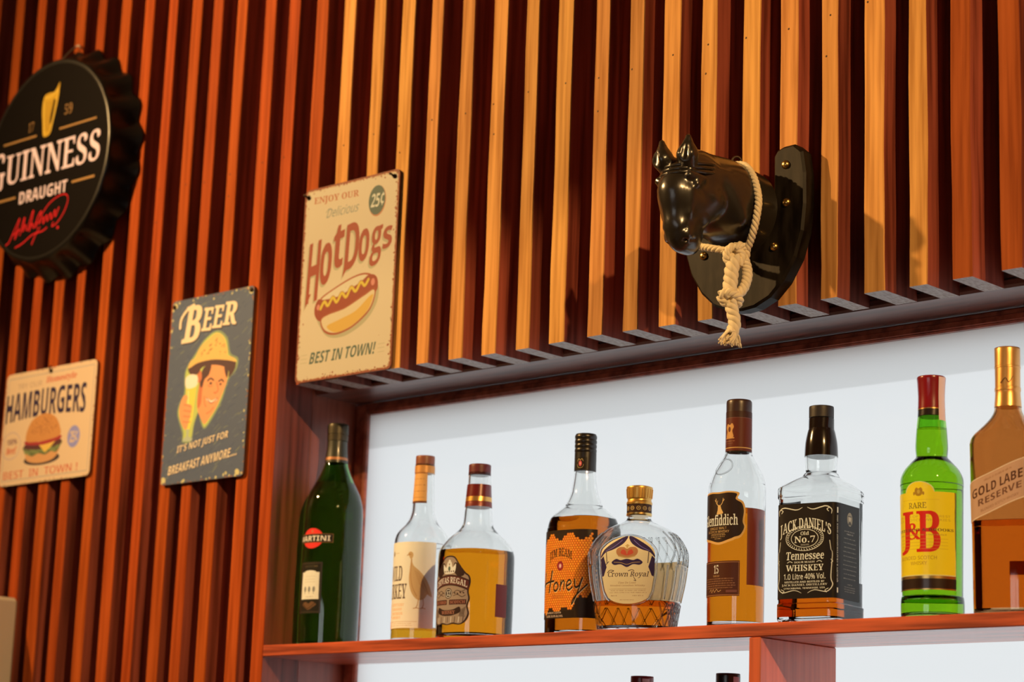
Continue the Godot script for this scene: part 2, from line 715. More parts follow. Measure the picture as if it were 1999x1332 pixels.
# ------------------------------------------------------------------ the room
func room() -> void:
	var wb_ := put(boxes_mesh([
		[Vector3(-4.4, 0, -0.21), Vector3(-2.528, 3.45, -0.0722)],
		[Vector3(-2.528, 2.1577, -0.21), Vector3(-0.3, 3.45, -0.0722)],
		[Vector3(-2.528, 0, -0.21), Vector3(-0.3, 1.384, -0.0722)],
		[Vector3(-0.3, 0, -0.21), Vector3(2.4, 3.45, -0.0722)]]), "wall_back", M.backing)
	structure(wb_, "dark wood wall clad in vertical battens around a window alcove", "wall")
	structure(put(box_mesh(Vector3(-4.55, 0, -0.21), Vector3(-4.4, 3.45, 4.35)), "wall_left", M.plaster), "brown plaster side wall beyond the battens", "wall")
	structure(put(box_mesh(Vector3(2.4, 0, -0.21), Vector3(2.55, 3.45, 4.35)), "wall_right", M.plaster), "brown plaster side wall opposite the beer signs", "wall")
	structure(put(boxes_mesh([
		[Vector3(-4.4, 0, 4.2), Vector3(-1.5, 3.45, 4.35)],
		[Vector3(0.1, 0, 4.2), Vector3(2.4, 3.45, 4.35)],
		[Vector3(-1.5, 0, 4.2), Vector3(0.1, 1.2, 4.35)],
		[Vector3(-1.5, 2.3, 4.2), Vector3(0.1, 3.45, 4.35)]]), "wall_front", M.plaster), "brown plaster wall facing the batten wall", "wall")
	structure(put(box_mesh(Vector3(-4.55, -0.15, -0.21), Vector3(2.55, 0, 4.35)), "floor", M.floor), "brown board floor of the bar room", "floor")
	structure(put(box_mesh(Vector3(-4.55, 3.45, -0.21), Vector3(2.55, 3.6, 4.35)), "ceiling", M.ceiling), "plain ceiling of the bar room with track spotlights", "ceiling")

const LEFT_RUN := [-3.80, -3.73, -3.655, -3.578, -3.503, -3.437, -3.371, -3.3035, -3.229, -3.158, -3.087, -3.019, -2.957, -2.890, -2.815, -2.7515]
const TOP_RUN := [-2.680, -2.610, -2.536, -2.4695, -2.402, -2.3325, -2.263, -2.1935, -2.128, -2.053, -1.987, -1.9225, -1.853, -1.7796, -1.7161, -1.6476, -1.5789, -1.510, -1.4472, -1.3774, -1.310, -1.243, -1.177]

func slat_wall() -> void:
	var wall: Node = get_node("wall_back")
	var i := 0
	for run in 2:
		var list: Array = LEFT_RUN if run == 0 else TOP_RUN
		for k in list.size():
			var x0: float = list[k] * K
			var wide: float = (0.0275 + 0.0022 * sin(i * 2.4)) * K
			if run == 0 and k == list.size() - 1:
				wide = -2.518 - x0
			if run == 1:
				wide += 0.0012
			var y0 := 0.12 if run == 0 else 2.1457 + 0.0012 * sin(i * 5.1)
			var deep := -0.0012 * absf(sin(i * 3.3))
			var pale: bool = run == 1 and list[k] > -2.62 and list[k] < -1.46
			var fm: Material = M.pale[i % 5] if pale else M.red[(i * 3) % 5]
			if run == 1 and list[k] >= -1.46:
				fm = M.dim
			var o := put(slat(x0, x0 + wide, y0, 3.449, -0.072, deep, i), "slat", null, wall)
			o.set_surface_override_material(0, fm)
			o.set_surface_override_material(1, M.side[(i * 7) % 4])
			o.set_surface_override_material(2, M.end)
			if pale or run == 0 and k > 9:
				var ny := 2.5115 + 0.004 * sin(i * 7.7)
				nail(o, x0 + wide * (0.38 + 0.22 * sin(i * 1.9)), ny, deep)
				if i % 3 == 1:
					nail(o, x0 + wide * 0.3, ny - 0.045 + 0.02 * sin(i), deep)
			i += 1

func nail(o: Node, x: float, y: float, z: float) -> void:
	if not M.has("nail_mesh"):
		M.nail_mesh = turned([[0.0, 0.0012, 1], [0.0005, 0.0014, 1], [0.0009, 0.0007, 1]], 1, 10)
	var n := put(M.nail_mesh, "nail_head", M.nail, o)
	n.rotation.x = PI / 2
	n.position = Vector3(x, y, z - 0.0004)

func slat(x0: float, x1: float, y0: float, y1: float, z0: float, z1: float, i: int) -> ArrayMesh:
	# surface 0 the planed face with eased, slightly wavering edges, 1 the sawn sides, 2 the ends
	var b := 0.0011
	var n := 14
	var rows := []
	for k in n + 1:
		var y := lerpf(y0, y1, pow(float(k) / n, 1.3))
		var wl := 0.0006 * sin(y * 23.0 + i * 1.7) + 0.0004 * sin(y * 61.0 + i)
		var wr := 0.0006 * sin(y * 19.0 + i * 2.9) + 0.0004 * sin(y * 53.0 + i * 3)
		rows.append([y, x0 + wl, x1 + wr])
	var st := begin()
	for k in n:
		var a: Array = rows[k]
		var c: Array = rows[k + 1]
		face(st, [Vector3(a[1] + b, a[0], z1), Vector3(a[2] - b, a[0], z1), Vector3(c[2] - b, c[0], z1), Vector3(c[1] + b, c[0], z1)], Vector3(0, 0, 1))
		face(st, [Vector3(a[1], a[0], z1 - b), Vector3(a[1] + b, a[0], z1), Vector3(c[1] + b, c[0], z1), Vector3(c[1], c[0], z1 - b)], Vector3(-1, 0, 1))
		face(st, [Vector3(a[2], a[0], z1 - b), Vector3(a[2] - b, a[0], z1), Vector3(c[2] - b, c[0], z1), Vector3(c[2], c[0], z1 - b)], Vector3(1, 0, 1))
	var m := done(st)
	st = begin()
	for k in n:
		var a: Array = rows[k]
		var c: Array = rows[k + 1]
		face(st, [Vector3(a[1], a[0], z0), Vector3(a[1], a[0], z1 - b), Vector3(c[1], c[0], z1 - b), Vector3(c[1], c[0], z0)], Vector3(-1, 0, 0))
		face(st, [Vector3(a[2], a[0], z0), Vector3(a[2], a[0], z1 - b), Vector3(c[2], c[0], z1 - b), Vector3(c[2], c[0], z0)], Vector3(1, 0, 0))
	face(st, [Vector3(x0, y0, z0), Vector3(x1, y0, z0), Vector3(x1, y1, z0), Vector3(x0, y1, z0)], Vector3(0, 0, -1))
	m = done(st, m)
	st = begin()
	for e in 2:
		var q: Array = rows[0] if e == 0 else rows[n]
		face(st, [Vector3(q[1], q[0], z0), Vector3(q[2], q[0], z0), Vector3(q[2], q[0], z1 - b), Vector3(q[2] - b, q[0], z1), Vector3(q[1] + b, q[0], z1), Vector3(q[1], q[0], z1 - b)], Vector3(0, -1 if e == 0 else 1, 0))
	return done(st, m)

func alcove() -> void:
	structure(put(box_mesh(Vector3(-2.528, 1.384, -0.178), Vector3(-2.518, 2.1577, -0.0724), 0.0008), "trim_1", M.jamb), "red brown varnished jamb board lining the alcove beside the green bottle", "trim")
	structure(put(box_mesh(Vector3(-2.517, 2.1460, -0.178), Vector3(-0.301, 2.1577, -0.0724), 0.003), "trim_2", M.soffit), "dark varnished soffit board under the batten ends", "trim")
	structure(put(box_mesh(Vector3(-0.31, 1.384, -0.178), Vector3(-0.30, 2.1455, -0.0724), 0.0008), "trim_3", M.jamb), "red brown varnished jamb board at the far end of the alcove", "trim")
	var w := Node3D.new()
	w.name = "window_1"
	add_child(w)
	structure(w, "wide frosted white window behind the bottle shelf", "window")
	put(box_mesh(Vector3(-2.5175, 1.385, -0.20), Vector3(-2.492, 2.1455, -0.163), 0.003), "window_frame", M.frame, w)
	put(box_mesh(Vector3(-0.336, 1.385, -0.20), Vector3(-0.3105, 2.1455, -0.163), 0.003), "window_frame", M.frame, w)
	var rail := put(box_mesh(Vector3(-2.492, 2.127, -0.20), Vector3(-0.336, 2.1455, -0.163), 0.002), "window_frame", M.frame, w)
	put(box_mesh(Vector3(-2.492, 2.1300, -0.163), Vector3(-0.336, 2.1385, -0.1605), 0.001), "bead", M.frame, rail)
	put(box_mesh(Vector3(-2.492, 1.385, -0.20), Vector3(-0.336, 1.41, -0.163), 0.003), "window_frame", M.frame, w)
	put(box_mesh(Vector3(-2.4935, 1.4085, -0.1718), Vector3(-0.3345, 2.1285, -0.1712)), "pane", M.pane, w, "frosted white glass")
	structure(put(box_mesh(Vector3(-1.45, 2.928, 0.97), Vector3(-0.20, 3.4498, 1.03), 0.003), "trim_4", M.plaster), "added unseen ceiling bulkhead that shades the upper battens", "trim")  # out of view, added to keep the right spotlight off the upper battens
	# daylight also comes in by a window in the opposite wall: the neutral fill in the gaps and the pale oblong glints on the glass
	var w2 := Node3D.new()
	w2.name = "window_2"
	add_child(w2)
	structure(w2, "two light window in the wall opposite the bottle shelf", "window")
	for q in [[-1.5, -1.44, 1.2, 2.3], [0.04, 0.1, 1.2, 2.3], [-1.44, 0.04, 1.2, 1.26], [-1.44, 0.04, 2.24, 2.3], [-0.73, -0.67, 1.26, 2.24]]:
		put(box_mesh(Vector3(q[0], q[2], 4.24), Vector3(q[1], q[3], 4.30), 0.003), "window_frame", M.frame, w2)
	var clear_pane := mat(Color(1, 1, 1, 0.04), 0.0)
	clear_pane.transparency = BaseMaterial3D.TRANSPARENCY_ALPHA
	for q in [[-1.44, -0.73], [-0.67, 0.04]]:
		put(box_mesh(Vector3(q[0], 1.26, 4.268), Vector3(q[1], 2.24, 4.272)), "pane", clear_pane, w2)
	# shelf unit
	var s := thing("bottle_shelf", "red brown wooden shelf unit holding liquor bottles in front of the frosted window", "shelf", Vector3(-1.4, 1.384, 0))
	var o := Vector3(-1.4, 1.384, 0)
	put(box_mesh(Vector3(-2.5172, 1.7400, -0.160) - o, Vector3(-0.3108, 1.7566, 0.0) - o, 0.0012), "shelf_board", M.shelf, s)
	put(box_mesh(Vector3(-2.5172, 1.384, -0.160) - o, Vector3(-0.3108, 1.400, 0.0) - o, 0.0012), "shelf_board", M.shelf, s)
	put(box_mesh(Vector3(-1.6255, 1.4002, -0.160) - o, Vector3(-1.6078, 1.7398, -0.0006) - o, 0.0012), "divider", M.divider, s)
	put(box_mesh(Vector3(-0.95, 1.4002, -0.160) - o, Vector3(-0.932, 1.7398, -0.0006) - o, 0.0012), "divider", M.divider, s)

func spotlights() -> void:
	# two warm ceiling spots on a track along the bar; both stand behind or above the frame and show as highlights on the glass
	var rail := put(box_mesh(Vector3(-4.1, 3.42, 1.695), Vector3(1.4, 3.4495, 1.725), 0.003), "light_track", mat(lin(0.02, 0.02, 0.02), 0.5))
	rail.set_meta("label", "black ceiling light track running parallel to the batten wall")
	rail.set_meta("category", "track")
	lamp(Vector3(-3.70, 3.34, 1.71), Vector3(-1.35, 2.0, 0.0), 48.0, 1.0, 9.9, "black track spotlight above the refrigerator end of the bar")
	lamp(Vector3(1.0, 3.34, 1.71), Vector3(-1.95, 1.75, 0.0), 34.0, 0.6, 8.5, "black track spotlight at the camera end of the bar")

func lamp(where: Vector3, aim: Vector3, cone: float, blend: float, energy: float, label: String) -> void:
	var t := thing("track_spotlight", label, "spotlight", where, 0.0, "")
	var d := (aim - where).normalized()
	var b := Basis.looking_at(d, Vector3.UP) * Basis(Vector3.RIGHT, -PI / 2)   # local +y runs along the beam
	var can := put(turned([[-0.13, 0.02, 1], [-0.125, 0.036], [-0.10, 0.042], [-0.02, 0.042, 1], [-0.02, 0.038, 1], [-0.035, 0.036, 1]], 3, 28), "housing", mat(lin(0.02, 0.02, 0.02), 0.4), t)
	can.basis = b
	var bm := mat(Color.WHITE)
	bm.emission_enabled = true
	bm.emission = lin(1.0, 0.62, 0.27)
	bm.emission_energy_multiplier = 40.0
	var bulb := put(turned([[-0.034, 0.030, 1], [-0.026, 0.030, 1], [-0.024, 0.026]], 2, 24), "bulb", bm, t)
	bulb.basis = b
	var st := begin()
	tube(st, [b * Vector3(0, -0.08, 0), Vector3(0, 0.04, 0) + b * Vector3(0, -0.08, 0), Vector3(b.y.x * -0.08, 0.076, b.y.z * -0.08)], 0.008, 8)
	put(done(st), "stem", mat(lin(0.02, 0.02, 0.02), 0.4), t)
	var l := SpotLight3D.new()
	l.name = "beam"
	l.light_color = lin(1.0, 0.60, 0.237)
	l.light_energy = energy
	l.light_size = 0.03
	l.spot_range = 12.0
	l.spot_attenuation = 2.0
	l.spot_angle = cone
	l.spot_angle_attenuation = blend
	l.shadow_enabled = true
	t.add_child(l)
	l.position = d * 0.005
	l.basis = Basis.looking_at(d, Vector3.UP)

# ------------------------------------------------------------------ bottles
const SHELF := 1.7566

func bottle(called: String, label: String, x: float, z: float, turn: float, rows: Array, sec: Array, gm: Material, level: float, drink = null, y := SHELF) -> Node3D:
	var t := thing(called, label, "bottle", Vector3(x, y + 0.0003, z), deg_to_rad(turn), "")
	put(shell(rows, sec, level), "glass", gm, t)
	if drink != null:
		var fine := refine(rows)
		put(loft_mesh(inside(fine, 0.0, level - 0.0004, 0.0028, 0.007), sec, 64, true), "liquid", glass(drink, 0.02, 0.0103), t)
	return t

func white_text(c: Canvas, lines: Array, col: Color, font := "serif_b") -> void:
	for q in lines:
		c.text(q[0], q[5] if q.size() > 5 else font, q[1], q[2], q[3], q[4], col)

func tiny_lines(c: Canvas, x0: float, x1: float, y0: float, step: float, n: int, hgt: float, col: Color, sd := 1) -> void:
	# lines of print too small to read: rows of short words
	var g := RandomNumberGenerator.new()
	g.seed = sd
	for i in n:
		var x := x0 + g.randf() * (x1 - x0) * 0.08
		var xe := x1 - g.randf() * (x1 - x0) * 0.1
		while x < xe:
			for k in g.randi_range(2, 8):
				if x > xe:
					break
				var tall := hgt * (1.25 if g.randf() < 0.25 else 0.95)
				var y := y0 + i * step + hgt
				c.rect(x, y - tall, x + hgt * 0.28, y, col)
				if g.randf() < 0.7:
					c.rect(x, y - hgt * (0.95 if g.randf() < 0.5 else 0.3), x + hgt * 0.6, y - hgt * 0.0 - hgt * (0.7 if g.randf() < 0.5 else 0.05), col)
				x += hgt * 0.82
			x += hgt * 0.7

func bottles() -> void:
	bottle_green_vermouth()
	bottle_turkey()
	bottle_chivas()
	bottle_honey()
	bottle_crown()
	bottle_stag()
	bottle_square()
	bottle_yellow_label()
	bottle_gold()
	lower_bottles()

func bottle_green_vermouth() -> void:
	var rows := [[0.0, 0.040, 1], [0.004, 0.0444], [0.012, 0.0450], [0.11, 0.0454], [0.1777, 0.0446], [0.2093, 0.0438], [0.2305, 0.0387], [0.2463, 0.0308], [0.2649, 0.0222], [0.2809, 0.0172], [0.30, 0.0152], [0.3165, 0.0145, 1]]
	var g := glass(lin(0.17, 0.50, 0.10))
	var t := bottle("vermouth_bottle", "tall green glass bottle with red disc label standing beside the alcove jamb", -2.4685, -0.083, 6.0, rows, ROUND, g, 0.248, Color(0.72, 0.80, 0.45))
	put(turned([[0.3135, 0.0158, 1], [0.3215, 0.0160, 1], [0.3220, 0.0154, 1], [0.3235, 0.0154, 1], [0.3240, 0.0161, 1], [0.3370, 0.0161], [0.3397, 0.0150, 1]], 3), "cap", mat(lin(0.06, 0.05, 0.028), 0.4, 0.4), t)
	put(turned([[0.2795, 0.0178, 1], [0.2990, 0.0158], [0.3130, 0.0152, 1]], 3), "neck_foil", mat(lin(0.03, 0.032, 0.018), 0.4, 0.0, 0.3), t)
	put(turned([[0.2835, 0.0176, 1], [0.2875, 0.0172, 1]], 1), "neck_band", mat(lin(0.5, 0.22, 0.10), 0.4, 0.2), t)
	var c := Canvas.new(420, 300, lin(0.02, 0.03, 0.02), self)
	var red := wb(225, 45, 25, 0.8)
	c.rect(0, 0, 420, 300, lin(0.03, 0.035, 0.02))
	c.ell(210, 150, 118, 148, red)
	c.pts([0, 86, 420, 86, 420, 214, 0, 214], lin(0.25, 0.13, 0.05))
	c.pts([8, 94, 412, 94, 412, 206, 8, 206], lin(0.012, 0.012, 0.012))
	c.ell(210, 50, 12, 16, lin(0.55, 0.2, 0.1))
	c.text("MARTINI", "sans_b", 28, 112, 392, 190, wb(245, 215, 160, 0.9))
	var out := PackedVector2Array()
	for i in 25:
		var a := PI + PI * i / 24.0
		out.append(Vector2(0.5 + 0.28 * cos(a), 0.5 + 0.49 * sin(a)))
	var o2 := PackedVector2Array([Vector2(0.005, 0.28), Vector2(0.26, 0.28)])
	for p in out:
		if p.y < 0.28:
			o2.append(p)
	o2.append_array([Vector2(0.74, 0.28), Vector2(0.995, 0.28), Vector2(0.995, 0.715), Vector2(0.74, 0.715)])
	for i in 25:
		var a := PI * i / 24.0
		var p := Vector2(0.5 + 0.28 * cos(a), 0.5 + 0.49 * sin(a))
		if p.y > 0.715:
			o2.append(p)
	o2.append_array([Vector2(0.26, 0.715), Vector2(0.005, 0.715)])
	put(label_mesh(rows, ROUND, 0.1445, 0.1755, -44, 44, 0.0006, o2), "emblem", printed(c.tex(), 0.4, 0.3), t, "red disc with a dark name plate")
	c = Canvas.new(220, 330, lin(0.03, 0.028, 0.022), self)
	c.rect(6, 6, 214, 324, lin(0.055, 0.045, 0.03))
	c.rect(12, 12, 208, 318, lin(0.02, 0.02, 0.016))
	tiny_lines(c, 40, 180, 24, 8, 1, 8, lin(0.2, 0.16, 0.08), 36)
	c.pts([22, 66, 198, 66, 200, 240, 20, 240], wb(250, 210, 140))
	c.ell(110, 66, 60, 12, wb(250, 210, 140))
	tiny_lines(c, 50, 172, 92, 18, 3, 3, wb(200, 160, 100), 4)
	for k in 3:
		c.ell(66 + 44 * k, 176, 12, 18, wb(150, 125, 85))
		c.line([66 + 44 * k, 190, 66 + 44 * k, 206], 4, wb(150, 125, 85))
	tiny_lines(c, 70, 150, 222, 10, 1, 5, wb(170, 130, 80), 9)
	c.blob([40, 270, 80, 256, 110, 268, 142, 254, 182, 272, 150, 292, 110, 308, 72, 294], lin(0.16, 0.09, 0.05))
	c.line([30, 250, 100, 300, 190, 252], 4, lin(0.03, 0.02, 0.015))
	put(label_mesh(rows, ROUND, 0.0483, 0.1245, -26, 26, 0.0006), "label", printed(c.tex(), 0.4, 0.2), t, "dark label with a cream panel")

func bottle_turkey() -> void:
	var rows := [[0.0, 0.036, 1], [0.003, 0.0385], [0.01, 0.0390], [0.13, 0.0396], [0.1434, 0.0397], [0.1541, 0.0381], [0.1626, 0.0335], [0.1754, 0.0223], [0.1882, 0.0172], [0.2011, 0.0158], [0.25, 0.0137], [0.2545, 0.0142], [0.2615, 0.0142, 1]]
	var t := bottle("bourbon_bottle", "clear round whiskey bottle with cream bird label, orange neck strip", -2.2769, -0.083, 0.0, rows, ROUND, M.clear, 0.0225, Color(0.88, 0.62, 0.14))
	put(turned([[0.2600, 0.0139, 1], [0.2725, 0.0139], [0.2734, 0.0128, 1]], 3), "cap", mat(wb(150, 70, 30), 0.4), t)
	put(turned([[0.2480, 0.0148, 1], [0.2510, 0.0148, 1], [0.2585, 0.0147, 1], [0.2590, 0.0143, 1]], 1), "cap_ring", mat(wb(225, 130, 45), 0.4, 0.2), t)
	var c := Canvas.new(100, 200, wb(240, 150, 60), self)
	c.rect(0, 0, 100, 8, wb(190, 90, 30))
	tiny_lines(c, 10, 90, 40, 40, 4, 6, wb(190, 100, 40), 3)
	c.rect(0, 186, 100, 200, wb(110, 50, 20))
	put(label_mesh(rows, ROUND, 0.203, 0.2485, -42, 62, 0.0004), "neck_strip", printed(c.tex(), 0.4), t, "orange paper strip")
	c = Canvas.new(560, 500, wb(252, 205, 135), self)
	var dark := wb(70, 40, 25)
	var bird := wb(215, 150, 75)
	var bird2 := wb(190, 120, 55)
	c.ell(140, 66, 12, 16, wb(110, 70, 40))
	tiny_lines(c, 160, 230, 62, 12, 1, 5, wb(200, 150, 90), 2)
	c.text("WILD", "serif_b", 92, 140, 268, 226, dark)
	c.text("TURKEY", "serif_b", 30, 244, 318, 332, dark)
	# the bird, looking left: head on a long neck, heavy body, fanned tail to the right, two legs
	c.blob([322, 70, 340, 58, 362, 66, 366, 84, 356, 104, 372, 138, 424, 170, 478, 212, 520, 268, 536, 318, 500, 304, 470, 330, 424, 338, 384, 318, 352, 278, 336, 220, 340, 160, 346, 108, 336, 92], bird)
	c.line([312, 80, 330, 74, 346, 76], 5, bird2)
	c.line([356, 104, 350, 150, 352, 210, 372, 268, 410, 318], 5, bird2)
	for k in 6:
		c.line([382 + k * 8, 170 + k * 14, 430 + k * 10, 196 + k * 18, 486 + k * 6, 262 + k * 10], 2.5, bird2)
	c.line([424, 332, 418, 366, 404, 386], 6, bird2)
	c.line([462, 330, 468, 364, 456, 386], 6, bird2)
	c.line([384, 388, 410, 384, 434, 388], 4, bird2)
	c.line([440, 388, 462, 384, 486, 388], 4, bird2)
	var org := wb(235, 130, 50)
	c.text("101", "serif_b", 32, 356, 118, 440, org)
	c.text("KENTUCKY", "serif", 150, 358, 300, 374, org)
	c.text("STRAIGHT", "serif", 150, 384, 280, 398, org)
	c.text("BOURBON", "serif", 150, 408, 286, 424, org)
	c.text("WHISKEY", "serif", 150, 432, 268, 446, org)
	c.rect(20, 460, 118, 500, org)
	c.rect(130, 462, 420, 464, wb(190, 130, 70))
	tiny_lines(c, 134, 400, 472, 12, 2, 4, wb(190, 130, 70), 6)
	put(label_mesh(rows, ROUND, 0.0205, 0.1436, -62, 77, 0.0004, PackedVector2Array(), 40, 6), "label", printed(c.tex(), 0.5), t, "cream paper label with a bird")

func bottle_chivas() -> void:
	var sec := [1.0, 2.35, 0.0, 0.11, 0.15]
	var rows := [[0.0, 0.045, 1], [0.004, 0.0495], [0.012, 0.0503], [0.10, 0.0506], [0.1217, 0.0497], [0.132, 0.0454], [0.1423, 0.0375], [0.1505, 0.0280], [0.1587, 0.0220], [0.169, 0.0202], [0.1793, 0.0196], [0.187, 0.0186], [0.2145, 0.0166], [0.229, 0.0160], [0.234, 0.0160, 1]]
	var t := bottle("scotch_bottle", "stout round bottle of amber whisky with dark maroon cap and dark crest label", -2.1400, -0.056, -3.0, rows, sec, M.clear, 0.1222, Color(0.90, 0.56, 0.09))
	put(turned([[0.2310, 0.0156, 1], [0.2440, 0.0156], [0.2457, 0.0146, 1]], 3), "cap", mat(lin(0.13, 0.014, 0.02), 0.45), t)
	put(turned([[0.1850, 0.0193, 1], [0.1900, 0.0189, 1], [0.1905, 0.0188, 1], [0.1925, 0.0187, 1]], 1), "neck_band", mat(lin(0.20, 0.03, 0.02), 0.35, 0.2), t)
	put(turned([[0.1925, 0.0188, 1], [0.1990, 0.0183, 1]], 1), "neck_band", mat(lin(0.80, 0.46, 0.13), 0.3, 0.85), t, "gold foil band")
	put(turned([[0.1990, 0.0182, 1], [0.2165, 0.0171, 1]], 1), "neck_band", mat(lin(0.16, 0.012, 0.012), 0.3, 0.1, 0.4), t, "maroon foil band")
	var c := Canvas.new(420, 480, lin(0.35, 0.25, 0.16), self)
	var dk := lin(0.035, 0.017, 0.017)
	var cream := wb(235, 195, 140)
	var tan := wb(165, 120, 75)
	c.rect(0, 0, 420, 480, dk)
	c.blob([210, 12, 262, 22, 300, 62, 330, 96, 362, 130, 392, 150, 400, 190, 388, 250, 398, 300, 384, 350, 396, 400, 372, 448, 330, 470, 270, 462, 210, 472, 150, 462, 90, 470, 48, 448, 24, 400, 36, 350, 22, 300, 32, 250, 20, 190, 28, 150, 58, 130, 90, 96, 120, 62, 158, 22], tan)
	c.blob([120, 60, 60, 130, 100, 150, 150, 120, 158, 60], dk)
	c.blob([300, 60, 360, 130, 320, 150, 270, 120, 262, 60], dk)
	# crown over the name
	c.blob([150, 118, 140, 60, 172, 84, 190, 44, 210, 72, 230, 44, 248, 84, 280, 60, 270, 118, 210, 128], cream)
	c.ell(210, 44, 14, 14, cream)
	c.ell(210, 92, 13, 16, lin(0.06, 0.12, 0.11))
	for k in 5:
		c.ell(162 + 24 * k, 112, 6, 6, dk)
	var arc := func(p: Vector2) -> Vector2: return p + Vector2(0, 0.0011 * (p.x - 210) * (p.x - 210) - 14)
	c.poly(bent([14, 148, 406, 148, 406, 222, 14, 222], arc), dk)
	c.poly(bent([22, 156, 398, 156, 398, 214, 22, 214], arc), lin(0.11, 0.03, 0.03))
	c.text("CHIVAS REGAL", "serif_b", 36, 164, 386, 206, cream, 0.0, arc)
	c.ell(210, 262, 42, 36, dk)
	c.ell(210, 262, 36, 30, cream)
	c.ell(210, 262, 32, 26, dk)
	c.text("12", "serif_b", 190, 246, 230, 278, cream)
	for sg: float in [-1.0, 1.0]:
		c.line([210 + sg * 50, 262, 210 + sg * 90, 244, 210 + sg * 130, 252, 210 + sg * 160, 240], 4, dk)
		c.line([210 + sg * 56, 280, 210 + sg * 96, 272, 210 + sg * 136, 288, 210 + sg * 166, 276], 4, dk)
		for k in 4:
			c.ell(210 + sg * (70 + 26 * k), 262 + 4 * sin(k * 2.0), 9, 5, lin(0.05, 0.025, 0.02), 0.5 * sg, 12)
	c.rect(40, 306, 196, 340, lin(0.06, 0.02, 0.02))
	c.rect(222, 306, 384, 340, lin(0.06, 0.02, 0.02))
	c.text("BLENDED", "serif_b", 52, 313, 186, 333, wb(190, 105, 60))
	c.text("SCOTCH", "serif_b", 234, 313, 374, 333, wb(190, 105, 60))
	c.blob([92, 356, 150, 372, 210, 376, 270, 372, 328, 356, 334, 392, 270, 412, 210, 416, 150, 412, 86, 392], dk)
	c.text("WHISKY", "serif_b", 134, 380, 286, 404, wb(190, 105, 60))
	for k in 7:
		c.line([40 + 8 * k, 356 + 4 * k, 52 + 6 * k, 400, 44 + 8 * k, 424], 3, dk)
		c.line([380 - 8 * k, 356 + 4 * k, 368 - 6 * k, 400, 376 - 8 * k, 424], 3, dk)
	for k in 9:
		c.line([60 + 38 * k, 424, 56 + 38 * k, 462], 5, cream if k % 2 else dk)
	var o := PackedVector2Array()
	for p in c.curve([210, 2, 268, 12, 308, 54, 340, 90, 372, 122, 404, 146, 414, 190, 400, 250, 412, 300, 396, 350, 410, 404, 382, 456, 332, 478, 270, 472, 210, 479, 150, 472, 88, 478, 38, 456, 10, 404, 24, 350, 8, 300, 20, 250, 6, 190, 16, 146, 48, 122, 80, 90, 112, 54, 152, 12], true, 4):
		o.append(Vector2(p.x / 420.0, clampf(p.y / 480.0, 0, 1)))
	put(label_mesh(rows, sec, 0.0161, 0.1125, -40, 41, 0.0004, o, 30, 10), "label", printed(c.tex(), 0.45), t, "dark crest label with a crown")
	put(label_mesh(rows, sec, 0.0295, 0.0745, 80, 104, 0.0004), "back_label", mat(lin(0.13, 0.014, 0.016), 0.5), t, "maroon paper")

func bent(flat: Array, w: Callable) -> PackedVector2Array:
	var out := PackedVector2Array()
	var n := flat.size() / 2
	for i in n:
		var a := Vector2(flat[2 * i], flat[2 * i + 1])
		var b := Vector2(flat[(2 * i + 2) % flat.size()], flat[(2 * i + 3) % flat.size()])
		for k in 12:
			out.append(w.call(a.lerp(b, k / 12.0)))
	return out

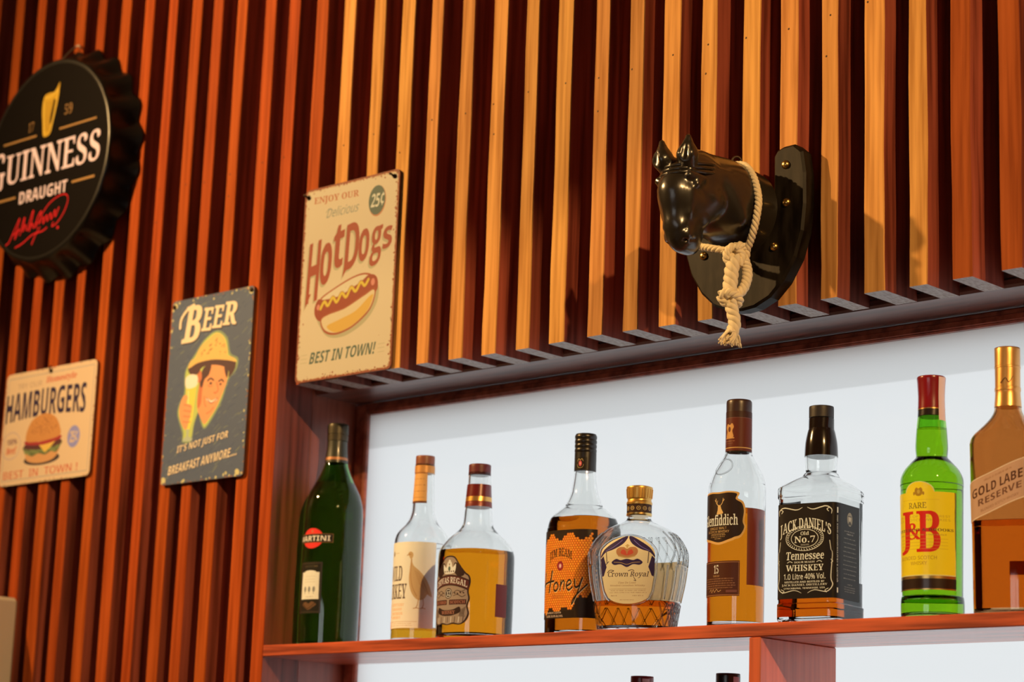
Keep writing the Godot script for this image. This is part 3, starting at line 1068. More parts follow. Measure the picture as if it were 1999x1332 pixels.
func bottle_honey() -> void:
	var sec := [0.92, 3.2, 0.0, 0.135, 0.178]
	var rows := [[0.0, 0.040, 1], [0.004, 0.0435], [0.012, 0.0445], [0.13, 0.0452], [0.147, 0.0445], [0.159, 0.0425], [0.1655, 0.0379], [0.1735, 0.0295], [0.1763, 0.0255, 1], [0.1785, 0.0252, 1], [0.187, 0.0212], [0.1957, 0.0182], [0.21, 0.0160], [0.2245, 0.0144], [0.2280, 0.0138, 1]]
	var t := bottle("honey_liqueur_bottle", "square shouldered amber bottle with orange honeycomb label and ribbed black cap", -1.9638, -0.079, 2.0, rows, sec, M.clear, 0.1590, Color(0.80, 0.42, 0.07))
	var ribs := [[0.2249, 0.0150, 1], [0.2500, 0.0150, 1]]
	for k in 4:
		var y := 0.2502 + 0.0062 * k
		ribs += [[y, 0.0144, 1], [y + 0.0016, 0.0151], [y + 0.0046, 0.0151], [y + 0.0058, 0.0144, 1]]
	ribs += [[0.2761, 0.0138, 1]]
	var cap := put(turned(ribs, 2), "cap", mat(lin(0.012, 0.009, 0.007), 0.32), t)
	var c := Canvas.new(160, 120, lin(0.02, 0.016, 0.012), self)
	c.ell(80, 62, 20, 28, wb(210, 70, 50))
	c.ell(80, 62, 10, 14, wb(240, 130, 90))
	c.line([44, 40, 60, 16, 80, 28, 100, 16, 116, 40], 6, wb(200, 140, 60))
	c.line([40, 70, 50, 96, 80, 106, 110, 96, 120, 70], 4, wb(200, 140, 60))
	put(label_mesh([[0.2249, 0.0150, 1], [0.2500, 0.0150, 1]], ROUND, 0.226, 0.2425, -24, 48, 0.0003), "cap_seal", printed(c.tex(), 0.4), cap, "red seal in a gold wreath")
	c = Canvas.new(600, 480, lin(0.028, 0.017, 0.010), self)
	# comb of round cells, ragged at the edges
	var g := RandomNumberGenerator.new()
	g.seed = 12
	var dy := 12.6
	for j in 39:
		for i in 28:
			var p := Vector2(i * 23.0 + (11.5 if j % 2 else 0.0), j * dy)
			var edge := p.y < 34 + 70 * maxf(0.0, (170 - p.x) / 170.0) + 22 * sin(p.x * 0.03) or p.y > 436 - 20 * sin(p.x * 0.045) - maxf(0, p.x - 330) * 0.42
			if edge or p.x > 560:
				continue
			var hot := g.randf()
			c.ell(p.x, p.y, 12.5, 7.9, lin(0.55, 0.13, 0.014), 0.0, 10)
			c.ell(p.x, p.y, 9.6, 6.1, lin(0.80, 0.24 + 0.10 * hot, 0.025), 0.0, 10)
			c.ell(p.x - 2.5, p.y - 1.6, 4.2, 2.7, lin(0.88, 0.40 + 0.10 * hot, 0.07), 0.0, 8)
	var ink := lin(0.02, 0.012, 0.008)
	var arc := func(p: Vector2) -> Vector2: return p + Vector2(0, 0.0016 * (p.x - 270) * (p.x - 270))
	c.text("JIM BEAM", "serif_b", 150, 98, 390, 156, ink, 0.0, arc)
	c.ell(268, 196, 34, 26, wb(150, 30, 25))
	c.ell(268, 196, 17, 13, wb(220, 110, 80))
	c.rect(264, 188, 272, 204, wb(250, 220, 180))
	# hand-lettered word
	for pass_ in 2:
		var col := lin(0.75, 0.60, 0.40) if pass_ == 0 else ink
		var e := 3.0 if pass_ == 0 else 0.0
		var wd := 15.0 if pass_ == 0 else 13.0
		var word := func(flat: Array, k: float) -> void:
			var q := []
			for n in range(0, flat.size(), 2):
				q.append(54 + (flat[n] - 88) * 1.42 + e)
				q.append(222 + (flat[n + 1] - 256) * 1.22 + e)
			c.line(q, wd * k, col)
		word.call([120, 262, 112, 320, 96, 372], 1.0)
		word.call([178, 256, 166, 310, 156, 352], 1.0)
		word.call([88, 322, 140, 306, 196, 300], 0.8)
		word.call([214, 306, 196, 318, 196, 340, 212, 344, 228, 326, 214, 306], 0.8)
		word.call([248, 300, 242, 344], 0.8)
		word.call([244, 326, 262, 302, 274, 308, 270, 342], 0.8)
		word.call([292, 326, 322, 314, 316, 300, 298, 306, 292, 330, 308, 344, 334, 330], 0.8)
		word.call([346, 298, 350, 330, 372, 326, 392, 290], 0.8)
		word.call([390, 290, 368, 350, 338, 400, 330, 404, 346, 378, 420, 318], 0.65)
	tiny_lines(c, 180, 330, 352, 11, 2, 5, wb(160, 75, 25), 5)
	c.rect(140, 442, 420, 480, ink)
	c.text("BOURBON LIQUEUR", "sans_b", 120, 444, 290, 456, wb(225, 170, 110))
	c.text("1 LITRE 35.0% ALC/VOL", "sans_b", 112, 461, 310, 473, wb(225, 170, 110))
	put(label_mesh(rows, sec, 0.022, 0.1400, -58, 60, 0.0005, PackedVector2Array(), 44, 8), "label", printed(c.tex(), 0.4), t, "orange honeycomb print on black")

func bottle_crown() -> void:
	var sec := [0.70, 2.5, 0.0, 0.125, 0.146]
	var rows := [[0.0, 0.046, 1], [0.003, 0.0500], [0.010, 0.0515], [0.0383, 0.0560], [0.0588, 0.0605], [0.0793, 0.0635], [0.0998, 0.0648], [0.1081, 0.0625], [0.1205, 0.0555], [0.1329, 0.0425], [0.1412, 0.0255], [0.1453, 0.0175], [0.1516, 0.0155], [0.166, 0.0153, 1]]
	var t := bottle("cut_glass_whisky_bottle", "squat cut glass bottle with oval cream crown label and gold crown cap", -1.8435, -0.051, 21.0, rows, sec, M.clear, 0.0387, Color(0.86, 0.44, 0.07))
	# cut lines: diamonds moulded in the glass, proud of the wall
	var fine := refine(rows)
	var st := begin()
	for k in 30:
		for s: float in [-1.0, 1.0]:
			for band in [[0.004, 0.036, 1.0], [0.086, 0.128, 1.4]]:
				var path := []
				var front := false
				for i in 9:
					var f := i / 8.0
					var y: float = lerpf(band[0], band[1], f)
					var th: float = TAU * (k + s * (f - 0.5) * band[2]) / 30.0
					var dd := wrapf(rad_to_deg(th), -180, 180)
					if absf(dd) < 41 and y > 0.030:
						front = true
					path.append(ring_at(y, radius(fine, y) + 0.0002, th, sec, shape_at(y, sec)))
				if not front:
					tube(st, path, 0.0011, 6, 1.0, true)
	for k in 26:
		var th := TAU * (k + 0.5) / 26.0
		if absf(wrapf(rad_to_deg(th), -180, 180)) < 44:
			continue
		var path := []
		for i in 7:
			var y := lerpf(0.040, 0.084, i / 6.0)
			path.append(ring_at(y, radius(fine, y) + 0.0002, th, sec, shape_at(y, sec)))
		tube(st, path, 0.0012, 6, 1.0, true)
	put(done(st), "cut_pattern", M.clear, t, "moulded diamond cuts in the glass")
	put(turned([[0.1515, 0.0164, 1], [0.1530, 0.0168, 1], [0.1550, 0.0168, 1]], 1), "collar_rim", M.brass, t, "gold rim")
	var c := Canvas.new(480, 70, lin(0.045, 0.022, 0.014), self)
	for k in 12:
		c.ring(20 + 40 * k, 35, 11, 14, 5, wb(200, 140, 60))
		c.ell(20 + 40 * k, 35, 4, 5, wb(200, 140, 60))
	put(label_mesh([[0.1550, 0.0164, 1], [0.1665, 0.0164, 1]], ROUND, 0.1550, 0.1665, -180, 180, 0.0, PackedVector2Array(), 48, 1), "collar", printed(c.tex(), 0.4), t, "brown band with gold rings")
	put(turned([[0.1665, 0.0168, 1], [0.1690, 0.0170, 1], [0.1715, 0.0158, 1], [0.1730, 0.0156, 1], [0.1745, 0.0162, 1], [0.1880, 0.0172], [0.1900, 0.0164], [0.1916, 0.0110], [0.1925, 0.003, 1]], 3), "cap", mat(lin(0.70, 0.40, 0.10), 0.35, 0.8), t, "gold cap")
	st = begin()
	for k in 24:
		var a := TAU * k / 24
		tube(st, [Vector3(sin(a) * 0.0162, 0.1750, cos(a) * 0.0162), Vector3(sin(a) * 0.0171, 0.1870, cos(a) * 0.0171)], 0.0007, 5)
	put(done(st), "cap_ribs", mat(lin(0.55, 0.30, 0.07), 0.4, 0.8), t)
	# oval label in a raised frame
	c = Canvas.new(360, 560, wb(236, 180, 100), self)
	var blue := lin(0.035, 0.022, 0.10)
	var gold := wb(200, 140, 60)
	c.pts([0, 0, 360, 0, 360, 560, 0, 560], wb(238, 184, 104))
	c.blob([0, 190, 40, 100, 130, 22, 176, 10, 150, 70, 90, 118, 40, 140], blue)
	c.blob([360, 190, 320, 100, 230, 22, 184, 10, 210, 70, 270, 118, 320, 140], blue)
	c.line([40, 130, 90, 96, 140, 40], 5, wb(120, 90, 110))
	c.line([320, 130, 270, 96, 220, 40], 5, wb(120, 90, 110))
	c.pts([0, 200, 24, 170, 44, 260, 20, 330, 0, 340], blue)
	c.pts([360, 200, 336, 170, 316, 260, 340, 330, 360, 340], blue)
	c.line([44, 140, 48, 230], 5, wb(80, 55, 40))
	c.line([316, 140, 312, 230], 5, wb(80, 55, 40))
	c.blob([124, 168, 110, 130, 126, 102, 158, 100, 180, 114, 202, 100, 234, 102, 250, 130, 236, 168, 180, 182], wb(190, 110, 50))
	c.blob([140, 150, 150, 120, 170, 130, 180, 160, 190, 130, 210, 120, 220, 150, 180, 168], wb(205, 70, 35))
	c.rect(174, 76, 186, 106, gold)
	c.rect(166, 84, 194, 92, gold)
	c.line([126, 172, 180, 186, 234, 172], 9, gold)
	c.blob([80, 222, 110, 196, 140, 206, 180, 196, 220, 206, 250, 196, 280, 222, 262, 244, 220, 240, 180, 262, 140, 240, 98, 244], blue)
	c.line([96, 222, 140, 226, 180, 240, 220, 226, 264, 222], 4, gold)
	c.line([60, 216, 40, 240], 5, blue)
	c.text("Crown Royal", "serif", 46, 296, 316, 350, wb(75, 45, 30), 0.18, null, 0.2)
	c.line([48, 306, 66, 286, 92, 290, 76, 300], 5, wb(75, 45, 30))
	c.line([190, 292, 212, 284, 228, 292], 5, wb(75, 45, 30))
	c.line([226, 344, 240, 372, 226, 366], 4, wb(75, 45, 30))
	var th2 := wb(170, 110, 50)
	c.text("Fine De Luxe", "serif", 120, 378, 240, 394, th2, 0.1)
	c.text("Blended Canadian Whisky", "serif", 60, 402, 300, 418, th2, 0.1)
	c.rect(50, 436, 310, 438, th2)
	tiny_lines(c, 46, 316, 446, 16, 2, 6, th2, 41)
	tiny_lines(c, 60, 104, 486, 8, 1, 7, th2, 42)
	tiny_lines(c, 210, 300, 486, 8, 1, 7, th2, 43)
	tiny_lines(c, 120, 240, 520, 8, 1, 6, th2, 44)
	var o := PackedVector2Array()
	for i in 26:
		var a := PI + PI * i / 25.0
		o.append(Vector2(0.5 + 0.485 * cos(a), 0.30 + 0.29 * sin(a)))
	o.append_array([Vector2(0.985, 0.55), Vector2(0.955, 0.80), Vector2(0.90, 0.90)])
	for i in 13:
		var a := deg_to_rad(20 + 140.0 * i / 12.0)
		o.append(Vector2(0.5 + 0.40 * cos(a), 0.875 + 0.115 * sin(a)))
	o.append_array([Vector2(0.10, 0.90), Vector2(0.045, 0.80), Vector2(0.015, 0.55)])
	put(label_mesh(rows, sec, 0.0325, 0.1215, -33, 33, 0.0006, o, 26, 14), "label", printed(c.tex(), 0.45), t, "cream label with a crown on a cushion")
	st = begin()
	var path := []
	for p in o:
		var y := lerpf(0.1215, 0.0325, 0.5 + (p.y - 0.5) * 1.03)
		path.append(ring_at(y, radius(fine, y) + 0.0006, deg_to_rad(lerpf(-33, 33, 0.5 + (p.x - 0.5) * 1.07)), sec, shape_at(y, sec)))
	path.append(path[0])
	tube(st, path, 0.0012, 7, 1.0, false)
	put(done(st), "label_frame", M.clear, t, "raised glass rim around the label")
	put(label_mesh(rows, sec, 0.040, 0.096, 108, 196, 0.0004), "back_label", paper(lin(1.0, 0.68, 0.32)), t, "cream paper")  # orange tint carries the warm lamp light; the paper itself is cream

func bottle_stag() -> void:
	var sec := [1.0, 2.0, 0.045, 0.165, 0.205]
	var rows := [[0.0, 0.032, 1], [0.003, 0.0350], [0.010, 0.0357], [0.09, 0.0362], [0.1683, 0.0364], [0.1822, 0.0350], [0.1937, 0.0315], [0.2053, 0.0252], [0.2150, 0.0198], [0.2228, 0.0168], [0.24, 0.0158, 1]]
	var t := bottle("single_malt_bottle", "slender three-sided malt whisky bottle with brown collar and dark scrolled label", -1.6863, -0.056, 0.0, rows, sec, M.clear, 0.1480, Color(0.86, 0.50, 0.09))
	put(turned([[0.2742, 0.0163, 1], [0.2870, 0.0163], [0.2900, 0.0150, 1]], 3), "cap", mat(lin(0.040, 0.016, 0.012), 0.35), t)
	var c := Canvas.new(512, 240, lin(0.12, 0.026, 0.014), self)
	c.rect(0, 0, 512, 38, lin(0.05, 0.018, 0.012))
	c.rect(0, 38, 512, 42, wb(120, 60, 35))
	c.rect(0, 218, 512, 224, wb(215, 140, 55))
	for x0 in [236.0]:
		c.blob([x0 - 24, 96, x0 - 8, 76, x0 + 10, 84, x0 + 28, 74, x0 + 40, 96, x0 + 30, 120, x0 + 38, 156, x0 + 8, 162, x0 - 22, 156, x0 - 14, 122], wb(215, 130, 50))
		c.ell(x0 + 8, 110, 10, 16, lin(0.12, 0.026, 0.014))
		c.rect(x0 - 30, 160, x0 + 44, 166, wb(215, 130, 50))
		tiny_lines(c, x0 - 36, x0 + 50, 178, 8, 1, 5, wb(190, 110, 50), 13)
		tiny_lines(c, x0 - 30, x0 + 40, 192, 8, 1, 4, wb(170, 100, 50), 3)
	put(label_mesh([[0.2225, 0.0168, 1], [0.2742, 0.0166, 1]], ROUND, 0.2230, 0.2742, -180, 180, 0.0, PackedVector2Array(), 48, 2), "collar", printed(c.tex(), 0.45), t, "brown paper collar with a gold line")
	# round glass medallion on the shoulder
	var st := begin()
	var path := []
	var fine := refine(rows)
	for i in 25:
		var a := TAU * i / 24.0
		var y := 0.2015 + 0.0105 * cos(a)
		path.append(ring_at(y, radius(fine, y) + 0.0003, deg_to_rad(-6 + 27 * sin(a)), sec, shape_at(y, sec)))
	tube(st, path, 0.0009, 6, 1.0, false)
	put(done(st), "medallion", M.clear, t, "round raised seal moulded in the shoulder")
	# upper label with scrolled outline
	c = Canvas.new(480, 360, wb(230, 150, 60), self)
	var dk := lin(0.028, 0.014, 0.010)
	var gold := wb(235, 160, 70)
	var cream := wb(240, 200, 140)
	var shp := [0, 22, 60, 6, 150, 2, 240, 6, 330, 2, 420, 14, 408, 50, 452, 74, 470, 130, 462, 200, 474, 240, 440, 300, 390, 318, 350, 330, 240, 350, 130, 330, 60, 318, 10, 290, 4, 200, 10, 120]
	c.blob([6, 30, 70, 16, 150, 12, 240, 16, 330, 12, 400, 22, 392, 56, 440, 84, 456, 132, 448, 200, 460, 240, 430, 288, 384, 302, 346, 314, 240, 334, 130, 314, 66, 302, 20, 280, 14, 200, 20, 120], dk)
	# stag's head
	c.blob([226, 96, 240, 90, 254, 98, 262, 116, 280, 142, 262, 150, 214, 150, 222, 124], gold)
	c.line([228, 94, 208, 76, 202, 46], 6, gold)
	c.line([252, 94, 272, 76, 280, 46], 6, gold)
	c.line([206, 70, 190, 56], 5, gold)
	c.line([274, 70, 292, 54], 5, gold)
	c.line([214, 82, 222, 60], 4, gold)
	c.text("Glenfiddich", "serif_b", 44, 152, 412, 226, cream)
	c.text("SINGLE MALT", "sans", 128, 234, 316, 250, gold)
	c.text("SCOTCH WHISKY", "sans", 104, 256, 340, 272, gold)
	c.rect(150, 278, 300, 280, gold)
	tiny_lines(c, 140, 310, 284, 11, 2, 5, gold, 17)
	tiny_lines(c, 186, 270, 307, 8, 1, 5, gold, 18)
	var o := PackedVector2Array()
	for p in c.curve(shp, true, 4):
		o.append(Vector2(clampf(p.x / 480.0, 0, 1), clampf(p.y / 360.0, 0, 1)))
	put(label_mesh(rows, sec, 0.0996, 0.1690, -62, 54, 0.0005, o, 34, 12), "label", printed(c.tex(), 0.4), t, "dark label with scrolled gold edge and a stag")
	c = Canvas.new(440, 200, lin(0.075, 0.024, 0.014), self)
	c.rect(0, 6, 440, 9, wb(190, 110, 50))
	c.rect(430, 6, 433, 196, wb(190, 110, 50))
	c.rect(0, 192, 440, 195, wb(190, 110, 50))
	c.text("15", "serif_b", 186, 22, 240, 70, cream)
	c.text("YEARS OLD", "sans", 176, 80, 250, 90, gold)
	tiny_lines(c, 60, 410, 98, 13, 5, 5, wb(190, 120, 60), 8)
	c.line([130, 172, 150, 160, 160, 178, 180, 160, 196, 176, 220, 160, 240, 174, 270, 166], 3, gold)
	c.rect(320, 166, 420, 180, wb(120, 60, 35))
	put(label_mesh(rows, sec, 0.0375, 0.0812, -60, 42, 0.0005, PackedVector2Array(), 28, 3), "label", printed(c.tex(), 0.4), t, "brown age label")
	put(label_mesh(rows, sec, 0.0515, 0.1475, 55, 104, 0.0005, PackedVector2Array(), 24, 3), "back_label", mat(lin(0.17, 0.030, 0.014), 0.35, 0.0, 0.4), t, "dark red brown paper")

func bottle_square() -> void:
	var sec := [1.0, 9.0, 0.0, 0.166, 0.186]
	var rows := [[0.0, 0.0385, 1], [0.003, 0.0412], [0.008, 0.0416], [0.022, 0.0416, 1], [0.0235, 0.0404, 1], [0.150, 0.0404, 1], [0.1515, 0.0416, 1], [0.1625, 0.0416, 1], [0.1660, 0.0395], [0.1760, 0.0275], [0.1810, 0.0208, 1], [0.1845, 0.0206, 1], [0.1860, 0.0188, 1], [0.206, 0.0199], [0.222, 0.0190], [0.2354, 0.0166], [0.2440, 0.0148], [0.2560, 0.0146, 1]]
	var t := bottle("square_whiskey_bottle", "square shouldered clear whiskey bottle with black and white wraparound label", -1.5595, -0.056, 7.0, rows, sec, M.clear, 0.052, Color(0.84, 0.40, 0.06))
	put(turned([[0.2549, 0.0153, 1], [0.2675, 0.0153], [0.2691, 0.0144, 1]], 3), "cap", mat(lin(0.012, 0.008, 0.008), 0.5), t)
	put(turned([[0.2062, 0.0206, 1], [0.2225, 0.0197], [0.2354, 0.0173], [0.2410, 0.0157, 1], [0.2420, 0.0157, 1], [0.2535, 0.0156, 1], [0.2540, 0.0150, 1]], 4), "neck_wrap", mat(lin(0.012, 0.007, 0.006), 0.16), t, "glossy black sleeve")
	# one paper round three sides: the front 0..400, the corner strip, the side
	var c := Canvas.new(1000, 600, lin(0.012, 0.009, 0.009), self)
	var cr := wb(238, 200, 145)
	var ox := 300.0
	var arc := func(p: Vector2) -> Vector2: return p + Vector2(0, 0.0016 * (p.x - 500) * (p.x - 500))
	c.text("JACK DANIEL'S", "serif_b", ox + 30, 92, ox + 376, 180, cr, 0.0, arc)
	for s: float in [-1.0, 1.0]:
		c.line([500 + s * 178, 74, 500 + s * 178, 44, 500 + s * 140, 24, 500 + s * 60, 40, 500 + s * 16, 26], 7, cr, true, true)
		c.line([500 + s * 160, 58, 500 + s * 150, 44, 500 + s * 164, 36], 5, cr)
		c.line([500 + s * 176, 300, 500 + s * 184, 330, 500 + s * 176, 470, 500 + s * 186, 520, 500 + s * 150, 560, 500 + s * 70, 548, 500 + s * 20, 566], 6, cr, true, true)
		c.line([500 + s * 176, 300, 500 + s * 168, 240], 4, cr)
		c.line([500 + s * 160, 540, 500 + s * 140, 552, 500 + s * 150, 566], 4, cr)
		c.line([500 + s * 176, 360, 500 + s * 186, 372, 500 + s * 176, 384], 4, cr)
	c.ring(500, 222, 128, 78, 4, cr)
	for k in 40:
		var a := TAU * k / 40
		c.line([500 + 122 * cos(a), 222 + 74 * sin(a), 500 + 108 * cos(a + 0.05), 222 + 64 * sin(a + 0.05)], 4, cr, false)
	c.ell(500, 222, 98, 62, lin(0.012, 0.009, 0.009))
	c.ring(500, 222, 92, 57, 4, cr)
	c.text("Old", "serif_b", 472, 178, 528, 202, cr)
	c.text("No.7", "serif_b", 430, 208, 570, 250, cr)
	c.text("BRAND", "serif", 474, 258, 528, 268, cr)
	c.text("Tennessee", "serif_b", ox + 72, 306, ox + 330, 356, cr, 0.08)
	c.text("SOUR MASH", "serif_b", ox + 130, 366, ox + 268, 378, cr)
	c.line([ox + 84, 374, ox + 100, 366, ox + 118, 374], 4, cr)
	c.line([ox + 316, 374, ox + 300, 366, ox + 282, 374], 4, cr)
	c.text("WHISKEY", "serif_b", ox + 74, 388, ox + 328, 428, cr)
	c.text("1.0 Litre 40% Vol.", "sans", ox + 58, 442, ox + 342, 480, cr, 0.0, null, 0.3)
	c.text("DISTILLED AND BOTTLED BY", "sans_b", ox + 64, 490, ox + 336, 502, cr)
	c.text("JACK DANIEL DISTILLERY", "serif_b", ox + 46, 508, ox + 354, 524, cr)
	c.text("LYNCHBURG, TENNESSEE, USA", "sans_b", ox + 60, 530, ox + 340, 542, cr)
	# strip on the corner, reading upwards
	var upw := func(p: Vector2) -> Vector2: return Vector2(715 + p.y, 560 - p.x)
	c.text("QUALITY & CRAFTSMANSHIP SINCE 1866", "serif_b", 60, 0, 480, 13, cr, 0.0, upw)
	c.rect(716, 30, 727, 66, cr)
	c.rect(716, 534, 727, 566, cr)
	# side panel: portrait oval and small print
	var gr := lin(0.30, 0.29, 0.25)
	c.rect(752, 0, 1000, 600, lin(0.016, 0.017, 0.018))
	c.ell(872, 90, 34, 44, lin(0.25, 0.24, 0.19))
	c.ell(872, 84, 14, 18, lin(0.45, 0.42, 0.34))
	c.pts([848, 126, 860, 106, 884, 106, 896, 126], lin(0.06, 0.06, 0.055))
	c.rect(850, 68, 894, 74, lin(0.05, 0.05, 0.05))
	tiny_lines(c, 800, 944, 166, 8, 1, 7, gr, 31)
	tiny_lines(c, 826, 918, 182, 8, 1, 9, gr, 32)
	tiny_lines(c, 784, 960, 212, 28, 10, 6, gr, 14)
	tiny_lines(c, 838, 906, 500, 8, 1, 6, gr, 33)
	tiny_lines(c, 800, 944, 518, 14, 3, 5, gr, 15)
	tiny_lines(c, 40, 250, 200, 28, 10, 6, gr, 16)
	put(wrap_square(rows, sec, 0.0283, 0.1434, 0.0005), "label", printed(c.tex(), 0.45), t, "black label with cream lettering round three sides")

func wrap_square(rows: Array, sec: Array, y0: float, y1: float, off: float) -> ArrayMesh:
	# even spacing of the print along the square girth, 2.5 faces wide, centred on the front
	var fine := refine(rows)
	var gir := []
	var n := 720
	var sum := 0.0
	var last := ring_at(0.1, radius(fine, 0.1) + off, deg_to_rad(-170), sec, 1.0)
	for i in n + 1:
		var d := -170.0 + 340.0 * i / n
		var p := ring_at(0.1, radius(fine, 0.1) + off, deg_to_rad(d), sec, 1.0)
		sum += p.distance_to(last)
		last = p
		gir.append([sum, d])
	var half := sum / 2
	var deg_of := func(s: float) -> float:
		for i in n:
			if gir[i + 1][0] >= s + half:
				return gir[i][1]
		return 170.0
	var m := 90
	var V := PackedVector3Array()
	var T := PackedVector2Array()
	var N := PackedVector3Array()
	var width := 0.0808 * 2.5 * 0.985
	var cols := []
	for i in m + 1:
		var u := float(i) / m
		var d: float = deg_of.call((u - 0.5) * width)
		var a := ring_at(y0, radius(fine, 0.1) + off, deg_to_rad(d), sec, 1.0)
		var b := ring_at(y0, radius(fine, 0.1) + off, deg_to_rad(d + 0.5), sec, 1.0)
		var nn := Vector3.UP.cross(b - a).normalized()
		if nn.dot(a - Vector3(0, a.y, 0)) < 0:
			nn = -nn
		cols.append([a, u, nn])
	for i in m:
		var a: Array = cols[i]
		var b: Array = cols[i + 1]
		var h := Vector3(0, y1 - y0, 0)
		for q in [[a, 1.0], [a, 0.0], [b, 0.0], [a, 1.0], [b, 0.0], [b, 1.0]]:
			V.append(q[0][0] + h * (1.0 - q[1]))
			T.append(Vector2(q[0][1], q[1]))
			N.append(q[0][2])
	var arr := []
	arr.resize(Mesh.ARRAY_MAX)
	arr[Mesh.ARRAY_VERTEX] = V
	arr[Mesh.ARRAY_NORMAL] = N
	arr[Mesh.ARRAY_TEX_UV] = T
	var am := ArrayMesh.new()
	am.add_surface_from_arrays(Mesh.PRIMITIVE_TRIANGLES, arr)
	return am

func bottle_yellow_label() -> void:
	var rows := [[0.0, 0.033, 1], [0.003, 0.0362], [0.010, 0.0368], [0.0193, 0.0368], [0.0265, 0.0360], [0.0308, 0.0352], [0.145, 0.0366], [0.1578, 0.0370], [0.1672, 0.0362], [0.1765, 0.0318], [0.1845, 0.0250], [0.1905, 0.0192, 1], [0.1935, 0.0184], [0.2047, 0.0191], [0.2259, 0.0178], [0.2377, 0.0166], [0.2450, 0.0158, 1]]
	var t := bottle("green_scotch_bottle", "bright green round bottle with yellow label and red capsule", -1.4018, -0.056, 0.0, rows, ROUND, glass(lin(0.34, 0.70, 0.10)), 0.2262, Color(0.80, 0.86, 0.30))
	put(turned([[0.2401, 0.0163, 1], [0.2482, 0.0161, 1]], 1), "capsule_band", mat(lin(0.02, 0.012, 0.010), 0.25, 0.0, 0.5), t, "black foil")
	put(turned([[0.2482, 0.0162, 1], [0.2495, 0.0162, 1]], 1), "capsule_line", M.brass, t)
	put(turned([[0.2495, 0.0161, 1], [0.2640, 0.0158], [0.2790, 0.0165], [0.2868, 0.0171], [0.2886, 0.0162, 1]], 4), "capsule", mat(lin(0.22, 0.006, 0.012), 0.25, 0.0, 0.6), t, "dark red foil")
	var cap_rows := [[0.2330, 0.0172, 1], [0.2400, 0.0166], [0.2640, 0.0160], [0.2790, 0.0167], [0.2868, 0.0172, 1]]
	put(label_mesh(cap_rows, ROUND, 0.2345, 0.2868, 62, 100, 0.0006), "duty_strip", mat(wb(235, 165, 110), 0.6), t, "pale paper strip")
	var c := Canvas.new(620, 640, wb(250, 185, 20), self)
	var yel := wb(252, 188, 18)
	var red := wb(222, 32, 12)
	var gold := wb(180, 115, 20)
	var ink := wb(95, 60, 20)
	c.rect(0, 0, 620, 640, wb(235, 190, 90))
	c.pts([8, 74, 188, 74, 200, 66, 420, 66, 432, 74, 612, 74, 612, 632, 8, 632], yel)
	c.ell(310, 84, 118, 78, yel)
	# royal arms, small
	c.blob([278, 62, 292, 44, 310, 52, 328, 44, 342, 62, 336, 92, 310, 102, 284, 92], gold)
	c.ell(310, 72, 12, 15, wb(210, 150, 40))
	c.ell(272, 84, 8, 12, gold)
	c.ell(348, 84, 8, 12, gold)
	c.rect(150, 126, 470, 128, wb(225, 160, 30))
	c.text("RARE", "serif", 220, 146, 370, 184, ink)
	for q in [["A BLEND OF THE PUREST", 232, 0.0], ["OLD SCOTCH WHISKIES", 256, 0.0]]:
		c.text(q[0], "sans", 70, q[1], 560, q[1] + 16, wb(205, 145, 30))
	# big initials
	c.text("J", "serif_b", 118, 204, 262, 492, red)
	c.text("B", "serif_b", 290, 204, 478, 480, red)
	c.text("&", "serif_b", 196, 284, 330, 396, red)
	c.text("JUSTERINI & BROOKS", "serif_b", 60, 322, 590, 346, ink)
	tiny_lines(c, 90, 560, 360, 8, 1, 9, wb(190, 130, 30), 34)
	for k in 4:
		c.rect(110, 392 + k * 22, 540, 394 + k * 22, wb(215, 150, 30))
	c.text("BLENDED SCOTCH", "sans", 110, 506, 448, 530, gold)
	c.text("WHISKY", "sans", 232, 542, 372, 566, gold)
	var top := PackedVector2Array([Vector2(0.0, 0.115)])
	for i in 15:
		var a := PI + PI * i / 14.0
		top.append(Vector2(0.5 + 0.20 * cos(a), 0.115 + 0.113 * sin(a)))
	top.append_array([Vector2(1, 0.115), Vector2(1, 1), Vector2(0, 1)])
	put(label_mesh(rows, ROUND, 0.0480, 0.1585, -66, 81, 0.0005, top, 44, 10), "label", printed(c.tex(), 0.4, 0.2), t, "yellow label with large red initials")
	put(label_mesh(rows, ROUND, 0.0335, 0.0450, -66, 81, 0.0006, PackedVector2Array(), 36, 1), "foot_band", mat(lin(0.030, 0.013, 0.008), 0.3, 0.2, 0.3), t, "dark brown band")
	put(label_mesh(rows, ROUND, 0.0450, 0.0482, -66, 81, 0.0007, PackedVector2Array(), 36, 1), "gold_line", M.brass, t)
	put(label_mesh(rows, ROUND, 0.0320, 0.0335, -66, 81, 0.0007, PackedVector2Array(), 36, 1), "gold_line", M.brass, t)

